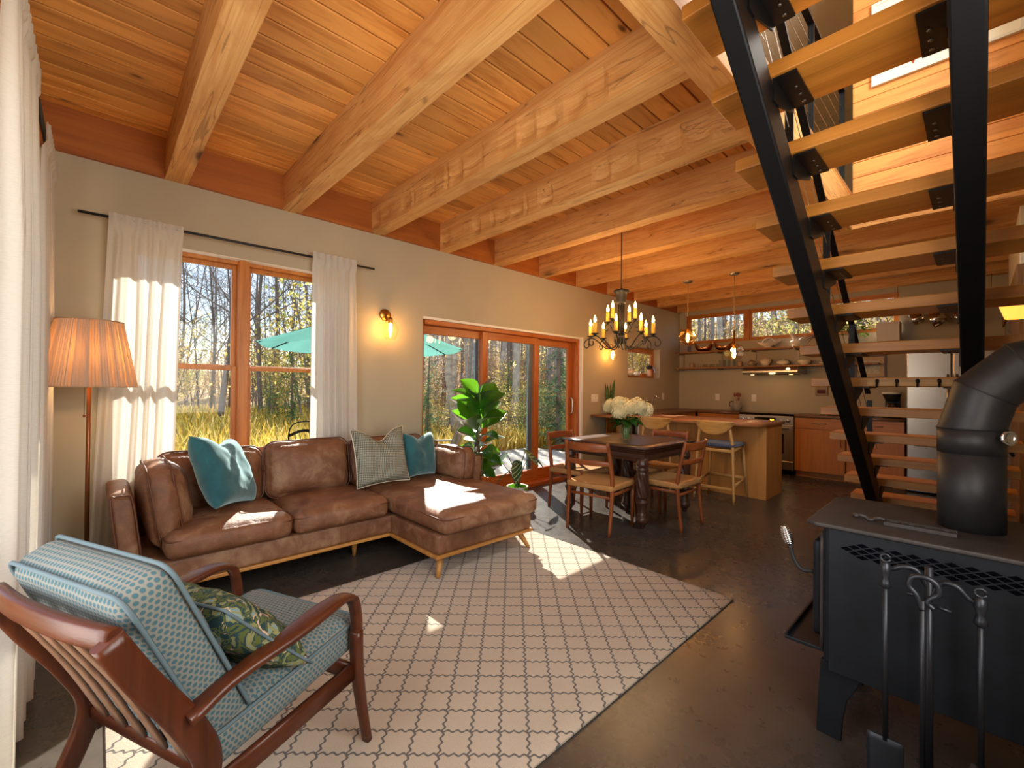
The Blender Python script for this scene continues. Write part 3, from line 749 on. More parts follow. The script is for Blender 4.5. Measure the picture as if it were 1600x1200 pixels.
f = V3((-math.sin(math.radians(23.5)), math.cos(math.radians(23.5)), 0)); r = V3((f.y, -f.x, 0))
pp = V3((-1.654, .251, 0)) + r*.10 + f*.13
pillow('throw_pillow', 'floral green and blue pillow with blue piping lying in the teal armchair', (pp.x, pp.y, .44), math.radians(23.5+180), -.75, .46, .36, .13, .0, 5, M_fl, cord=M_welt, roll=.1)

# floor lamp
LX, LY = -3.6, -.03
lamp = thing('floor_lamp', 'tall copper floor lamp with pleated tapered shade, lit, beside the sofa', 'lamp', (LX, LY, 0))
M_cop = plain('copper_pole', '8a5430', .35, .8)
obj('pole', MB().tube([(0, 0, .02), (.0, .0, 1.62)], .011, n=12), M_cop, lamp)
obj('base', MB().lathe([(.14, 0), (.145, .008), (.13, .018), (.02, .03), (.012, .05)]), M_cop, lamp)
def shade_mat():
    m = trans('pleated_shade', 'b0a090', .2, thin='a88464'); t = m.node_tree; L = t.links.new
    mx = [n for n in t.nodes if n.type == 'MIX_SHADER'][0]
    tc = t.nodes.new('ShaderNodeTexCoord'); sp_ = t.nodes.new('ShaderNodeSeparateXYZ'); at = t.nodes.new('ShaderNodeMath'); at.operation = 'ARCTAN2'; ml = t.nodes.new('ShaderNodeMath'); ml.operation = 'MULTIPLY'; ml.inputs[1].default_value = 9
    nz = t.nodes.new('ShaderNodeTexNoise'); nz.noise_dimensions = '1D'; nz.inputs['Scale'].default_value = 1; nz.inputs['Detail'].default_value = 3; rp = t.nodes.new('ShaderNodeValToRGB'); e = rp.color_ramp.elements
    e[0].position = .45; e[0].color = (.16,)*3+(1,); e[1].position = .66; e[1].color = (.75,)*3+(1,)
    L(tc.outputs['Object'], sp_.inputs[0]); L(sp_.outputs[1], at.inputs[0]); L(sp_.outputs[0], at.inputs[1]); L(at.outputs[0], ml.inputs[0]); L(ml.outputs[0], nz.inputs['W']); L(nz.outputs['Fac'], rp.inputs[0]); L(rp.outputs[0], mx.inputs[0])
    return m
M_shade = shade_mat()
mb = MB(); n = 180
def sh(z): return .148 + (.218-.148)*(1-z)
vs = []; fs = []
for k in range(2):
    for i in range(n):
        a = 2*PI*i/n; z = 1-k; rr = sh(z)*(1 + (.012 if i % 2 else -.012) + .006*noise.noise(V3((i*.37, 0, 0))))
        vs.append((rr*math.cos(a), rr*math.sin(a), 1.285 + .385*z))
for i in range(n): fs.append((i, n+i, n+(i+1) % n, (i+1) % n))
mb.add(vs, fs, False); o = obj('lamp_shade', mb, M_shade, lamp)
M_rim = plain('shade_trim', 'a8906f', .8)
for r_, z_ in ((.219, 1.285), (.149, 1.67)): obj('shade_rim', MB().tube(arc((0,0), r_, 0, 2*PI*.999, 40, 'xy', z_), .004, n=6), M_rim, o)
mb = MB(); 
for a in (0, 2.1, 4.2): mb.tube([(0, 0, 1.60), (.148*math.cos(a), .148*math.sin(a), 1.665)], .003, n=5)
obj('shade_spider', mb, M_cop, lamp)
M_bulb = glow('warm_bulb', 'ffb765', 60)
for s in (-1, 1): obj('bulb', MB().ell((s*.055, 0, 1.47), (.025, .025, .035)), M_bulb, lamp)
obj('socket', MB().tube([(-.055, 0, 1.40), (-.055, 0, 1.44)], .014).tube([(.055, 0, 1.40), (.055, 0, 1.44)], .014).tube([(-.055, 0, 1.40), (.055, 0, 1.40)], .008), M_cop, lamp)
obj('pull_chain', MB().tube([(-.05, -.02, 1.40), (-.05, -.02, 1.115)], .0018, n=5).ell((-.05, -.02, 1.11), (.007, .007, .010)), M_cop, lamp)
light('floor_lamp_light', 'POINT', (LX, LY, 1.43), 4.5, WARM, .03)

# curtains
def linen(name, hexc, am, rgh=.9):
    m = bpy.data.materials.new(name); m.use_nodes = True; t = m.node_tree; t.nodes.clear()
    o = t.nodes.new('ShaderNodeOutputMaterial'); mx = t.nodes.new('ShaderNodeMixShader'); d = t.nodes.new('ShaderNodeBsdfDiffuse'); tl = t.nodes.new('ShaderNodeBsdfTranslucent'); tr = t.nodes.new('ShaderNodeBsdfTransparent'); m2 = t.nodes.new('ShaderNodeMixShader')
    tc = t.nodes.new('ShaderNodeTexCoord'); mp = t.nodes.new('ShaderNodeMapping'); nz = t.nodes.new('ShaderNodeTexNoise'); rp = t.nodes.new('ShaderNodeValToRGB')
    mp.inputs['Scale'].default_value = (60, 60, 900); nz.inputs['Scale'].default_value = 1; nz.inputs['Detail'].default_value = 3
    c = C(hexc); rp.color_ramp.elements[0].position = .3; rp.color_ramp.elements[1].position = .7; rp.color_ramp.elements[0].color = (*[x*.86 for x in c[:3]], 1); rp.color_ramp.elements[1].color = c
    L = t.links.new; L(tc.outputs['Object'], mp.inputs[0]); L(mp.outputs[0], nz.inputs['Vector']); L(nz.outputs['Fac'], rp.inputs[0]); L(rp.outputs[0], d.inputs[0]); L(rp.outputs[0], tl.inputs[0])
    mx.inputs[0].default_value = am; m2.inputs[0].default_value = .06; L(d.outputs[0], mx.inputs[1]); L(tl.outputs[0], mx.inputs[2]); L(mx.outputs[0], m2.inputs[1]); L(tr.outputs[0], m2.inputs[2]); L(m2.outputs[0], o.inputs[0])
    return m
M_lin = linen('white_linen', 'e9e4da', .45); M_lin2 = M_lin
def curtain(axis, a0, a1, b0, b1, base, z0, z1, folds, amp, seed):
    """pleated hanging panel; top extent a0..a1, bottom extent b0..b1 along axis, rod pocket with ruffle on top"""
    def fn(u, v):
        z = z1 + .045 - (z1 + .045 - z0)*v
        t = min(1, max(0, (v-.02)/.9))
        a = (a0 + (a1-a0)*u)*(1-t) + (b0 + (b1-b0)*u)*t
        uu = u + .018*noise.noise(V3((u*4+seed, v*1.2, 0)))
        uu += .05*math.sin(u*9+seed)*min(1, v*2+.3)
        ph = 2*PI*folds*uu + 1.1*noise.noise(V3((u*3, v*1.3, seed)))*min(1, v*3)
        am = amp*(.45 + .55*min(1, v*3))*(.75 + .5*noise.noise(V3((u*5, 2, seed))))
        d = am*math.sin(ph) + .35*am*math.sin(2.0*ph+1+seed+v*1.5)
        if v < .035: d *= .55; 
        if v > .022 and v < .05: d *= .7
        if v < .05: d = -.017 + .008*math.sin(ph*1.35+seed)
        return V3((base - d, a, z)) if axis == 'y' else V3((a, base - d, z))
    return MB().grid(fn, folds*18, 60)
def curtain_obj(label, group, *a):
    mb = curtain(*a); xs = [p[0] for p in mb.v]; ys = [p[1] for p in mb.v]
    o = single('linen_curtain', mb, M_lin, label, 'curtain', group); return o
curtain_obj('white linen curtain panel left of the sofa window, behind the floor lamp', 'linen curtains', 'y', .045, .44, -.02, .40, -3.925, .015, 2.385, 5, .030, 1)
curtain_obj('white linen curtain panel right of the sofa window, towards the wall sconce', 'linen curtains', 'y', 1.335, 1.72, 1.34, 1.76, -3.925, .015, 2.41, 5, .030, 2)
rod = thing('curtain_rod', 'thin black curtain rod above the sofa window', 'curtain rod', (-3.925, .8, 2.4))
obj('rod', MB().tube([(0, -.90, 0), (0, 1.10, .012)], .0095, n=10), M_blackm, rod)
for y in (-.60, .72): obj('bracket', MB().tube([(-.11, y, 0), (0, y, 0)], .007).box(-.112, -.10, y-.018, y+.018, -.03, .03), M_blackm, rod)
CN = -.213
curtain_obj('white linen curtain panel in the near left room corner', 'linen curtains', 'x', -3.93, -3.28, -3.93, -3.22, CN, .02, 2.60, 8, .035, 4)
curtain_obj('white linen curtain panel at the far left edge of the picture, nearest the armchair', 'linen curtains', 'x', -2.80, -2.05, -2.86, -2.0, CN, .02, 2.60, 9, .035, 6)
rod2 = thing('curtain_rod', 'black curtain rod over the near wall window, between two white curtains', 'curtain rod', (-2.4, CN, 2.6))
obj('rod', MB().tube([(-1.55, 0, 0), (1.7, 0, 0)], .0105, n=10), M_blackm, rod2)
for x in (-1.50, 1.6): obj('bracket', MB().tube([(x, -.185, 0), (x, 0, 0)], .007), M_blackm, rod2)

# wall sconces
M_clear = glassy('clear_glass', (1, .97, .92, 1), .02, ior=1.45, base=.06); M_fil = glow('edison_filament', 'ffb04a', 120)
def sconce(label, y, z):
    o = thing('wall_sconce', label, 'lamp', (XL, y, z), 0, 'brass wall sconces')
    Mx = Matrix.Rotation(PI/2, 4, 'Y')
    obj('backplate', MB().lathe([(0, 0), (.058, 0), (.06, .008), (.05, .018), (0, .02)], M=Mx), M_brass, o)
    obj('arm', MB().tube(spline([(.015, 0, 0), (.06, 0, .01), (.105, 0, 0), (.115, 0, -.04)], 6), .007, n=10), M_brass, o)
    obj('socket', MB().lathe([(.0, -.04), (.02, -.04), (.024, -.055), (.024, -.09), (0, -.09)], (.115, 0, 0)), M_brass, o)
    g = obj('glass_shade', MB().lathe([(.03, -.062), (.045, -.075), (.072, -.13), (.078, -.165), (.06, -.225), (.045, -.245)], (.115, 0, 0), n=18), M_clear, o)
    obj('bulb', MB().lathe([(0, -.09), (.012, -.10), (.016, -.15), (.01, -.19), (0, -.2)], (.115, 0, 0), 12), M_fil, o)
    light('sconce_light', 'POINT', (XL+.125, y, z-.15), 6.5, WARM, .015)
sconce('brass wall sconce with clear glass on the wall between curtain and glass door', 2.07, 2.01)
sconce('brass wall sconce glowing behind the iron chandelier, right of the glass door', 5.86, 1.985)
# ------------------------------------------------------------------ dining
M_dark = wood('dark_walnut', '4a3024', '2a1912', 0, .3, 1.2); M_darkz = wood('dark_walnut_leg', '4d3022', '2a1810', 2, .32, 1.2); M_darky = wood('dark_walnut_y', '4a3024', '2a1912', 1, .3, 1.2)
TX, TY, TW = -2.585, 4.15, 1.02
tb = thing('dining_table', 'dark square wooden dining table with five twisted turned legs', 'table', (TX, TY, 0))
obj('tabletop', MB().softbox((0, 0, .75), (TW, TW, .026), .008, n=4), M_dark, tb)
prof = [(0, .737), (-.012, .737), (-.012, .722), (-.028, .712), (-.028, .704), (-.042, .690), (-.036, .655), (-.046, .635), (-.046, .622), (-.07, .622), (-.07, .737)]
mb = MB(); h = TW/2 - .004; vs = []; fs = []; n = len(prof)
for (sx, sy) in ((1,1),(-1,1),(-1,-1),(1,-1)):
    for (d, z) in prof: vs.append((sx*(h+d), sy*(h+d), z))
for k in range(4):
    for i in range(n):
        j = (i+1) % n; w = (k+1) % 4; fs.append((k*n+i, w*n+i, w*n+j, k*n+j))
mb.add(vs, fs); obj('apron', mb, M_dark, tb)
def tleg5():
    pr = [(0, 0), (.012, 0), (.018, .012), (.02, .03), (.034, .045), (.046, .065), (.048, .085), (.042, .105), (.036, .115), (.040, .125), (.034, .135), (.030, .16), (.033, .20), (.042, .235), (.046, .245), (.042, .258), (.034, .268), (.034, .28), (.045, .29)]
    pr += [(.045, .29 + .0095*i) for i in range(1, 25)]
    pr += [(.036, .53), (.045, .54), (.046, .555), (.036, .565), (.042, .575), (.048, .59), (.048, .605), (.04, .625), (.04, .66)]
    vs = []; fs = []; n = 40
    for (r, z) in pr:
        tw = 1 if .292 < z < .519 else 0
        for j in range(n):
            a = 2*PI*j/n; q = 1.22*r*(1 + (.10*math.cos(8*(a) + z*46) if tw else 0))
            vs.append((q*math.cos(a), q*math.sin(a), z))
    for i in range(len(pr)-1):
        for j in range(n): w = (j+1) % n; fs.append((i*n+j, i*n+w, (i+1)*n+w, (i+1)*n+j))
    fs.append(tuple((len(pr)-1)*n+j for j in range(n)))
    return MB().add(vs, fs, True)
for (x, y) in ((-.43,-.43),(.43,-.43),(-.43,.43),(.43,.43),(0,0)): obj('leg', tleg5().xf(Matrix.Translation((x, y, 0))), M_darkz, tb)

def cord_mat():
    m = NT('paper_cord', .85, 0, .15); co = m.co(); X = m.xyz(co)
    a = m.math('SINE', m.math('MULTIPLY', X[1], 800)); b = m.math('SINE', m.math('MULTIPLY', X[0], 420)); s = m.math('MULTIPLY', a, b)
    n = m.noise(m.co(), 30, 3); m.col(m.mix(n, m.mix(m.ramp(s, [(.2,(0,0,0)),(.6,(1,1,1))]), C('8f683e'), C('b98f5c')), C('a57c4c'))); m.bump(s, .4, .003); return m.m
M_cordw = cord_mat(); M_tk = wood('teak_chair', '96522a', '602f14', 2, .32, 1.4); M_tkx = wood('teak_chair_rail', '96522a', '602f14', 0, .32, 1.4)
def dining_chair(label):
    o = thing('dining_chair', label, 'chair', (0,0,0), 0, 'teak dining chairs')
    for s in (-1, 1):
        P = spline([(s*.212, -.275, .82), (s*.218, -.245, .70), (s*.222, -.215, .55), (s*.222, -.20, .42), (s*.22, -.215, .22), (s*.216, -.24, 0)], 5); n = len(P)
        obj('leg', MB().tube(P, [(.0165-.004*abs(i/(n-1)-.5)*1.6, .019-.008*abs(i/(n-1)-.5)*1.6) for i in range(n)], sec=RR), M_tk, o)
        obj('leg', MB().tube([(s*.225, .215, .455), (s*.224, .215, .25), (s*.222, .212, 0)], [(.018,.018),(.018,.018),(.012,.012)], sec=RR), M_tk, o)
        obj('side_rail', MB().tube([(s*.222, -.20, .36), (s*.225, .215, .36)], [(.009, .014)]*2, sec=RR), M_tk, o)
    for (z, h2, yb, w) in ((.775, .034, -.262, .212), (.635, .022, -.236, .219)):
        def fn(u, v, z=z, h2=h2, yb=yb, w=w):
            x = -w + 2*w*u; yy = yb - .045*(1-(x/w)**2); hh = h2*(1+.12*(1-(x/w)**2)); a = 2*PI*v
            return V3((x, yy + .009*math.cos(a), z + hh*math.copysign(abs(math.sin(a))**.6, math.sin(a))))
        obj('back_slat', MB().grid(fn, 14, 12, cv=True), M_tkx, o)
    mb = MB()
    def sf(u, v):
        x = -1+2*u; y = -1+2*v; w = .228
        z = .445 - .018*(1-x*x)*(1-y*y)
        return V3((x*w, .005+y*.222 - .02*(1-x*x)*(y < -.99), z))
    mb.grid(sf, 10, 10); obj('seat', mb, M_cordw, o)
    P = ploop((0, .005, .418), (.452, .44), .03, 0)
    obj('seat_edge', MB().tube(P, [(.020, .026)]*len(P), closed=True, sec=RR, up=(0,0,1)), plain('cord_edge', 'a97a45', .8, var=.15, vscale=60), o)
    obj('stretcher', MB().tube([(-.22, -.20, .33), (.22, -.20, .33)], [(.008, .012)]*2, sec=RR), M_tkx, o)
    return o
ch = dining_chair('teak dining chair with woven cord seat on the rug side of the dark table')
ch.location = (-2.46, 3.49, 0); ch.rotation_euler = (0, 0, math.radians(6.9))
dup(ch, (-2.085, 4.085, 0), math.radians(90), 'dark-lit teak dining chair at the table side nearest the stair, its back to the stove')
dup(ch, (-3.01, 3.86, 0), math.radians(-90), 'teak dining chair on the glass door side of the dark table')
dup(ch, (-2.50, 4.64, 0), math.radians(177), 'teak dining chair on the far side of the dark table, next to the bar stools')

# vase of hydrangeas
vs_ = thing('flower_vase', 'glass jar of cream hydrangeas standing on the dark dining table', 'vase', (-2.525, 4.02, .763))
M_jar = glassy('jar_glass', (.96, .985, .98, 1), .02, ior=1.4)
obj('jar', MB().lathe([(.05, .0), (.058, .008), (.06, .03), (.06, .13), (.05, .155), (.043, .165), (.043, .19), (.046, .192)], n=24), M_jar, vs_)
obj('water', MB().lathe([(.0, .006), (.056, .008), (.057, .10), (0, .101)], n=20), glassy('water', (.93, .97, .92, 1), 0, ior=1.2), vs_)
M_leafd = trans('hydrangea_leaf', '2a5420', .25, var=.3); M_stem = plain('green_stem', '5f8a3a', .6)
rnd = random.Random(11)
heads = [(-.165, -.03, .345), (-.04, -.07, .375), (.055, -.02, .335), (.15, .0, .35), (-.08, .09, .36), (.06, .11, .37), (-.01, -.10, .30), (.17, .09, .32)]
for (x, y, z) in heads: obj('stem', MB().tube(spline([(x*.12, y*.12, .02), (x*.25, y*.25, .15), (x*.9, y*.9, z-.05)], 4), .004, n=6), M_stem, vs_)
M_hyd = trans('hydrangea_petals', 'e0d6ab', .2, var=.18, vscale=14)
def flower_head(c, r, k=130):
    mb = MB()
    for i in range(k):
        z = 1-2*(i+.5)/k*.86; a = i*2.39996; q = math.sqrt(max(0, 1-z*z)); nrm = V3((q*math.cos(a), q*math.sin(a), z)); p = V3(c) + nrm*r*(1+rnd.uniform(-.1,.08))*V3((1,1,.88)).length/1.7
        u = nrm.orthogonal().normalized(); w = nrm.cross(u); t0 = rnd.uniform(0, 1.5)
        for e in range(4):
            aa = t0 + e*PI/2; d = u*math.cos(aa)+w*math.sin(aa); dd = u*math.cos(aa+PI/2)+w*math.sin(aa+PI/2); s = .0135
            mb.add([p, p+d*s*.6+dd*s*.55+nrm*.003, p+d*s*1.25+nrm*.001, p+d*s*.6-dd*s*.55+nrm*.003], [(0,1,2,3)], False)
    mb.ell(c, (r*.72, r*.72, r*.66), 12, 8); return mb
for (x, y, z) in heads: obj('flower_head', flower_head((x, y, z), .082), M_hyd, vs_)
def leaf(mb, base, d, L, Wd, droop=.3, up=V3((0,0,1)), cup=.15, n=7, pw=.8):
    d = V3(d).normalized(); side = d.cross(up)
    if side.length < 1e-3: side = V3((1,0,0))
    side.normalize(); nrm = side.cross(d).normalized(); vs = []; fs = []
    for i in range(n+1):
        t = i/n; c = V3(base) + d*L*t + nrm*(-droop*L*t*t); w = Wd*math.sin(PI*min(1, t*.97+.03)**pw)**.8*(1 if t < 1 else 0)
        for k in (-1, -.5, 0, .5, 1): vs.append(c + side*w*.5*k + nrm*(cup*w*abs(k)**1.5))
    for i in range(n):
        for k in range(4): a = i*5+k; fs.append((a, a+1, a+6, a+5))
    mb.add(vs, fs, True)
for (b, d, L, Wd, dr) in (((-.03,-.03,.20), (-.7,-.5,.2), .15, .10, .5), ((.02,-.03,.21), (.45,-.6,.1), .16, .11, .5), ((.03,0,.2), (.9,-.2,.2), .2, .10, .4), ((-.03,-.02,.22), (-.3,-.7,.5), .14, .10, .6), ((0,.03,.22), (.2,.9,.3), .16, .11, .4), ((-.03,.02,.2), (-.8,.4,.15), .15, .1, .5), ((-.02,-.02,.18), (-.75,-.75,-.35), .15, .09, .3), ((.04,-.02,.22), (.8,-.6,.25), .2, .1, .55)):
    mb = MB(); leaf(mb, b, d, L, Wd, dr); obj('leaf', mb, M_leafd, vs_)

# chandelier
M_iron = plain('iron_bronze', '2e2a26', .5, .5)
CX, CY = -2.68, 4.16
cd = thing('chandelier', 'black iron chandelier with twelve lit candle bulbs above the dining table', 'chandelier', (CX, CY, 1.7))
obj('rod', MB().tube([(0,0,.67), (0,0,1.37)], .006, n=8).lathe([(.0,1.345),(.05,1.35),(.055,1.37),(0,1.37)]), M_iron, cd)
obj('urn', MB().lathe([(.02, .52), (.046, .53), (.05, .55), (.048, .57), (.056, .61), (.066, .645), (.085, .665), (.082, .675), (.03, .68), (.012, .70), (.0, .71)], n=24), M_iron, cd)
mb = MB(); mb.tube([(0,0,.10), (0,0,.54)], .010, n=10)
for i in range(8):
    a = PI*i/4; mb.tube([(.030*math.cos(a), .030*math.sin(a), .17), (.033*math.cos(a), .033*math.sin(a), .54)], .0045, n=6)
mb.lathe([(0,.085),(.018,.09),(.03,.11),(.028,.14),(.04,.16),(.04,.175),(0,.18)], n=16); obj('column', mb, M_iron, cd)
M_cand = NT('candle_sleeve', .6, 0, .3, C('d8a040')); M_cand.b.inputs['Emission Color'].default_value = C('e8922a'); M_cand.b.inputs['Emission Strength'].default_value = .35; M_cand.sss(.0); M_cand = M_cand.m
M_flame = glow('flame_bulb', 'ffc46a', 28)
yaw0 = math.radians(46.66)
def carm(a, R, zc, z0, low):
    ca, sa = math.cos(a), math.sin(a)
    def W(r, z): return (r*ca, r*sa, z)
    if low: P = [W(.034, .19), W(.045, .10), W(.095, .045), W(.17, .05), W(.265, .135), W(.335, .165), W(.395, .13), W(.408, .085), W(.38, .055), W(.353, .075), W(.36, .105)]
    else: P = [W(.034, .22), W(.07, .20), W(.105, .235), W(.14, .30), W(.17, .325), W(.205, .295), W(.197, .255), W(.17, .255), W(.17, .28)]
    o = obj('arm', MB().tube(spline(P, 5), .0065, n=7), M_iron, cd)
    obj('cup', MB().lathe([(0, zc-.03), (.012, zc-.028), (.016, zc-.012), (.042, zc), (.04, zc+.004), (0, zc+.004)], W(R, 0), 14), M_iron, o)
    h = rnd.uniform(.105, .12)
    obj('candle', MB().lathe([(.0185, zc+.002), (.019, zc+h*.5), (.018, zc+h), (0, zc+h+.002)], W(R, 0), 10), M_cand, o)
    obj('flame_bulb', MB().lathe([(.007, zc+h), (.015, zc+h+.022), (.013, zc+h+.038), (.005, zc+h+.066), (0, zc+h+.082)], W(R, 0), 10), M_flame, o)
for i in range(8): carm(yaw0 + PI/8 + i*PI/4, .335, .185, 0, True)
for i in range(4): carm(yaw0 + PI/4 + i*PI/2, .17, .345, 0, False)
for (x, y) in ((-.3, -.3), (.3, -.3), (-.3, .3), (.3, .3)): light('chandelier_light', 'POINT', (CX+x, CY+y, 2.06), 6.5, WARM, .06)

# pendants
M_amber = glassy('amber_glass', (1, .74, .42, 1), .06, ior=1.5, base=.24)
M_pclear = glassy('pendant_glass', (1, .9, .78, 1), .05, ior=1.5, base=.2)
def pendant(label, x, y, zt, zb, kind):
    o = thing('pendant_lamp', label, 'lamp', (x, y, zb), 0, 'glass pendants over the island')
    H = zt - zb
    if kind: pr = [(.055, 0), (.095, .045), (.135, .125), (.09, .2), (.03, H)]
    else: pr = [(.075, 0), (.115, .04), (.128, .10), (.105, .165), (.03, H)]
    obj('glass_shade', MB().lathe(pr, n=6 if kind else 8, smooth=False), M_amber if kind else M_pclear, o)
    obj('socket', MB().lathe([(0, H-.06), (.018, H-.06), (.02, H), (.012, H+.005), (.011, H+.16), (.004, H+.17)], n=12), M_brass, o)
    obj('bulb', MB().lathe([(0, H-.06), (.013, H-.07), (.02, H-.13), (.012, H-.175), (0, H-.185)], n=12), M_fil, o)
    obj('cord', MB().tube([(0,0,H+.16), (0,0,2.785-zb)], .005, n=6), plain('cord_tan', 'b08a58', .6), o)
    obj('canopy', MB().lathe([(.0, 2.76-zb), (.05, 2.762-zb), (.062, 2.775-zb), (.062, 2.785-zb), (0, 2.785-zb)], n=20), M_steel, o)
    light('pendant_light', 'POINT', (x, y, zb+.06), 13, WARM, .03)
pendant('amber diamond-shaped glass pendant lamp, left of the pair over the island', -2.735, 5.88, 2.13, 1.90, True)
pendant('clear faceted glass pendant lamp, right of the pair and hanging lower', -2.13, 5.88, 1.885, 1.685, False)

# island
M_isl = wood('oak_panel', 'c98e4c', 'a9702f', 2, .4, .7, fig=.8); M_isld = wood('oak_niche', 'b36a26', '8a4c14', 2, .45, .8); M_top = wood('oak_counter', 'a5714a', '84552f', 0, .3, .8)
isl = thing('kitchen_island', 'oak kitchen island cabinet with open niche behind the bar stools', 'cabinet', (-2.6, 6.03, 0))
wp(isl, 'front_panel', MB().box(-3.40, -1.72, 5.76, 5.78, 0, .872), M_isl, bevel=.002)
wp(isl, 'end_panel', MB().box(-1.74, -1.72, 5.78, 6.36, 0, .872), M_isl, bevel=.002)
wp(isl, 'cabinet_body', MB().box(-3.40, -1.74, 5.78, 6.36, 0, .872), M_isl)
mb = MB(); mb.box(-3.97, -3.95, 5.76, 6.36, 0, .872); mb.box(-3.95, -3.40, 6.16, 6.18, 0, .872); mb.box(-3.95, -3.40, 5.77, 6.16, .605, .625); mb.box(-3.95, -3.40, 5.77, 6.16, .3, .32)
wp(isl, 'open_niche', mb, M_isld, bevel=.002)
single('island_worktop', MB().softbox((-2.862, 5.92, .893), (2.33, .96, .038), .006, n=3), M_top, 'long oak worktop on the island running from the left wall', 'worktop')
def jar(name, label, x, y, z, r, h, mat, lid=None, cat='jar', group=None, n=16):
    o = thing(name, label, cat, (x, y, z), 0, group)
    obj('body', MB().lathe([(r*.9, 0), (r, .01), (r, h*.8), (r*.8, h*.9), (r*.75, h)], n=n), mat, o)
    if lid: obj('lid', MB().lathe([(r*.8, h), (r*.82, h+.02), (0, h+.022)], n=n), lid, o)
    return o
jar('storage_jar', 'amber wooden canister on the island niche shelf, left of the vase', -3.80, 5.87, .627, .055, .12, wood('canister', 'b8893f', '93642a', 2, .4, 2), M_black)
jar('storage_jar', 'dark jar on the island niche shelf behind the vase', -3.62, 5.90, .627, .05, .12, plain('dark_jar', '4a3a30', .3), M_black)
jar('salt_bottle', 'small white bottle on the island niche shelf, right end', -3.455, 5.86, .627, .025, .13, M_ceram, M_steel, 'bottle')
jar('storage_jar', 'grey tin on the island niche shelf beside the white bottle', -3.53, 5.92, .627, .028, .12, plain('grey_tin', '6d665c', .4, .4), M_black)
# stools
M_ash = wood('ash', 'd0a56a', 'a97c45', 2, .4, 1.5); M_ashx = wood('ash_x', 'c99a58', 'a5763c', 0, .4, 1.5); M_blue = fabric('blue_wool', '3a4258', '4c5570')
def stool(label):
    o = thing('bar_stool', label, 'stool', (0,0,0), 0, 'ash bar stools at the island')
    for s in (-1, 1):
        P = spline([(s*.165, -.20, .90), (s*.175, -.195, .80), (s*.195, -.185, .66), (s*.205, -.195, .4), (s*.225, -.23, 0)], 5); n = len(P)
        obj('leg', MB().tube(P, [.0115+.006*math.sin(PI*min(1,.25+i/(n-1)*.75)) for i in range(n)], n=10), M_ash, o)
        obj('leg', MB().tube([(s*.19, .20, .64), (s*.20, .21, .4), (s*.225, .235, 0)], [.016, .017, .011], n=10), M_ash, o)
        obj('side_stretcher', MB().tube([(s*.215, -.21, .20), (s*.213, .222, .24)], [(.008, .017)]*2, sec=RR), M_ash, o)
        obj('seat_rail', MB().tube([(s*.197, -.19, .60), (s*.192, .20, .625)], [(.008, .02)]*2, sec=RR), M_ash, o)
    obj('front_stretcher', MB().tube([(-.215, .222, .24), (.215, .222, .24)], [(.008, .018)]*2, sec=RR), M_ashx, o)
    obj('back_stretcher', MB().tube([(-.212, -.208, .16), (.212, -.208, .16)], [(.008, .017)]*2, sec=RR), M_ashx, o)
    obj('back_rail', MB().tube([(-.197, -.19, .595), (.197, -.19, .595)], [(.008, .018)]*2, sec=RR), M_ashx, o)
    obj('seat', MB().softbox((0, .01, .655), (.43, .43, .045), .02, (0,0,0,0,0,-.012), 10), M_blue, o)
    def fn(u, v, sg=1):
        x = -1+2*u; w = .225; top = .945 - .012*x*x; bot = .775 + .15*abs(x)**2.6
        z = bot + (top-bot)*v; yy = -.205 - .075*(1-x*x) - .03*(v-.5)
        return V3((x*w, yy, z))
    mb = MB().grid(fn, 18, 8); o2 = obj('backrest', mb, M_ashx, o); sm = o2.modifiers.new('t', 'SOLIDIFY'); sm.thickness = .014; sm.offset = 0
    return o
st = stool('ash bar stool with curved back and blue seat, the right one, nearest the stair'); st.location = (-2.13, 5.47, 0); st.rotation_euler = (0, 0, math.radians(2))
dup(st, (-2.86, 5.46, 0), math.radians(-2), 'ash bar stool with curved back half hidden behind the flowers, the left one')
# ------------------------------------------------------------------ kitchen
M_cab = wood('cherry_cabinet', 'bb7832', '945418', 2, .38, .7, fig=.8); M_cabx = wood('cherry_drawer', 'bb7832', '945418', 0, .38, .7, fig=.8); M_ctr = wood('brown_counter', '7d5a40', '5a3d28', 0, .3, .8)
def cabinet(label, x0, x1, flip):
    o = thing('base_cabinet', label, 'cabinet', ((x0+x1)/2, 8.02, 0), 0, 'cherry base cabinets')
    wp(o, 'cabinet_body', MB().box(x0, x1, 7.735, 8.322, .09, .90), M_cab)
    wp(o, 'toe_kick', MB().box(x0, x1, 7.80, 7.82, 0, .09), M_cab)
    d = wp(o, 'drawer', MB().box(x0+.004, x1-.004, 7.71, 7.735, .735, .893), M_cabx, bevel=.002)
    xm = (x0+x1)/2
    h = MB().tube([(xm-.09, 7.71, .82), (xm-.09, 7.685, .82), (xm+.09, 7.685, .82), (xm+.09, 7.71, .82)], .005, n=8).xf(Matrix.Translation(-V3(o.location))); obj('handle', h, M_steel, d)
    d = wp(o, 'door', MB().box(x0+.004, x1-.004, 7.71, 7.735, .095, .728), M_cab, bevel=.002)
    xh = x1-.05 if not flip else x0+.05
    h = MB().tube([(xh, 7.71, .50), (xh, 7.685, .50), (xh, 7.685, .64), (xh, 7.71, .64)], .005, n=8).xf(Matrix.Translation(-V3(o.location))); obj('handle', h, M_steel, d)
cabinet('cherry base cabinet with drawer and door, directly right of the stove range', -1.92, -1.295, False)
cabinet('cherry base cabinet with drawer and door, directly left of the fridge', -1.285, -.665, True)
cabinet('cherry base cabinet hidden behind the island, left of the range', -3.40, -2.71, False)
mb = MB(); mb.softbox((-1.29, 8.00, .918), (1.26, .64, .036), .005, n=3)
single('kitchen_worktop', mb, M_ctr, 'brown wooden worktop between range and fridge', 'worktop')
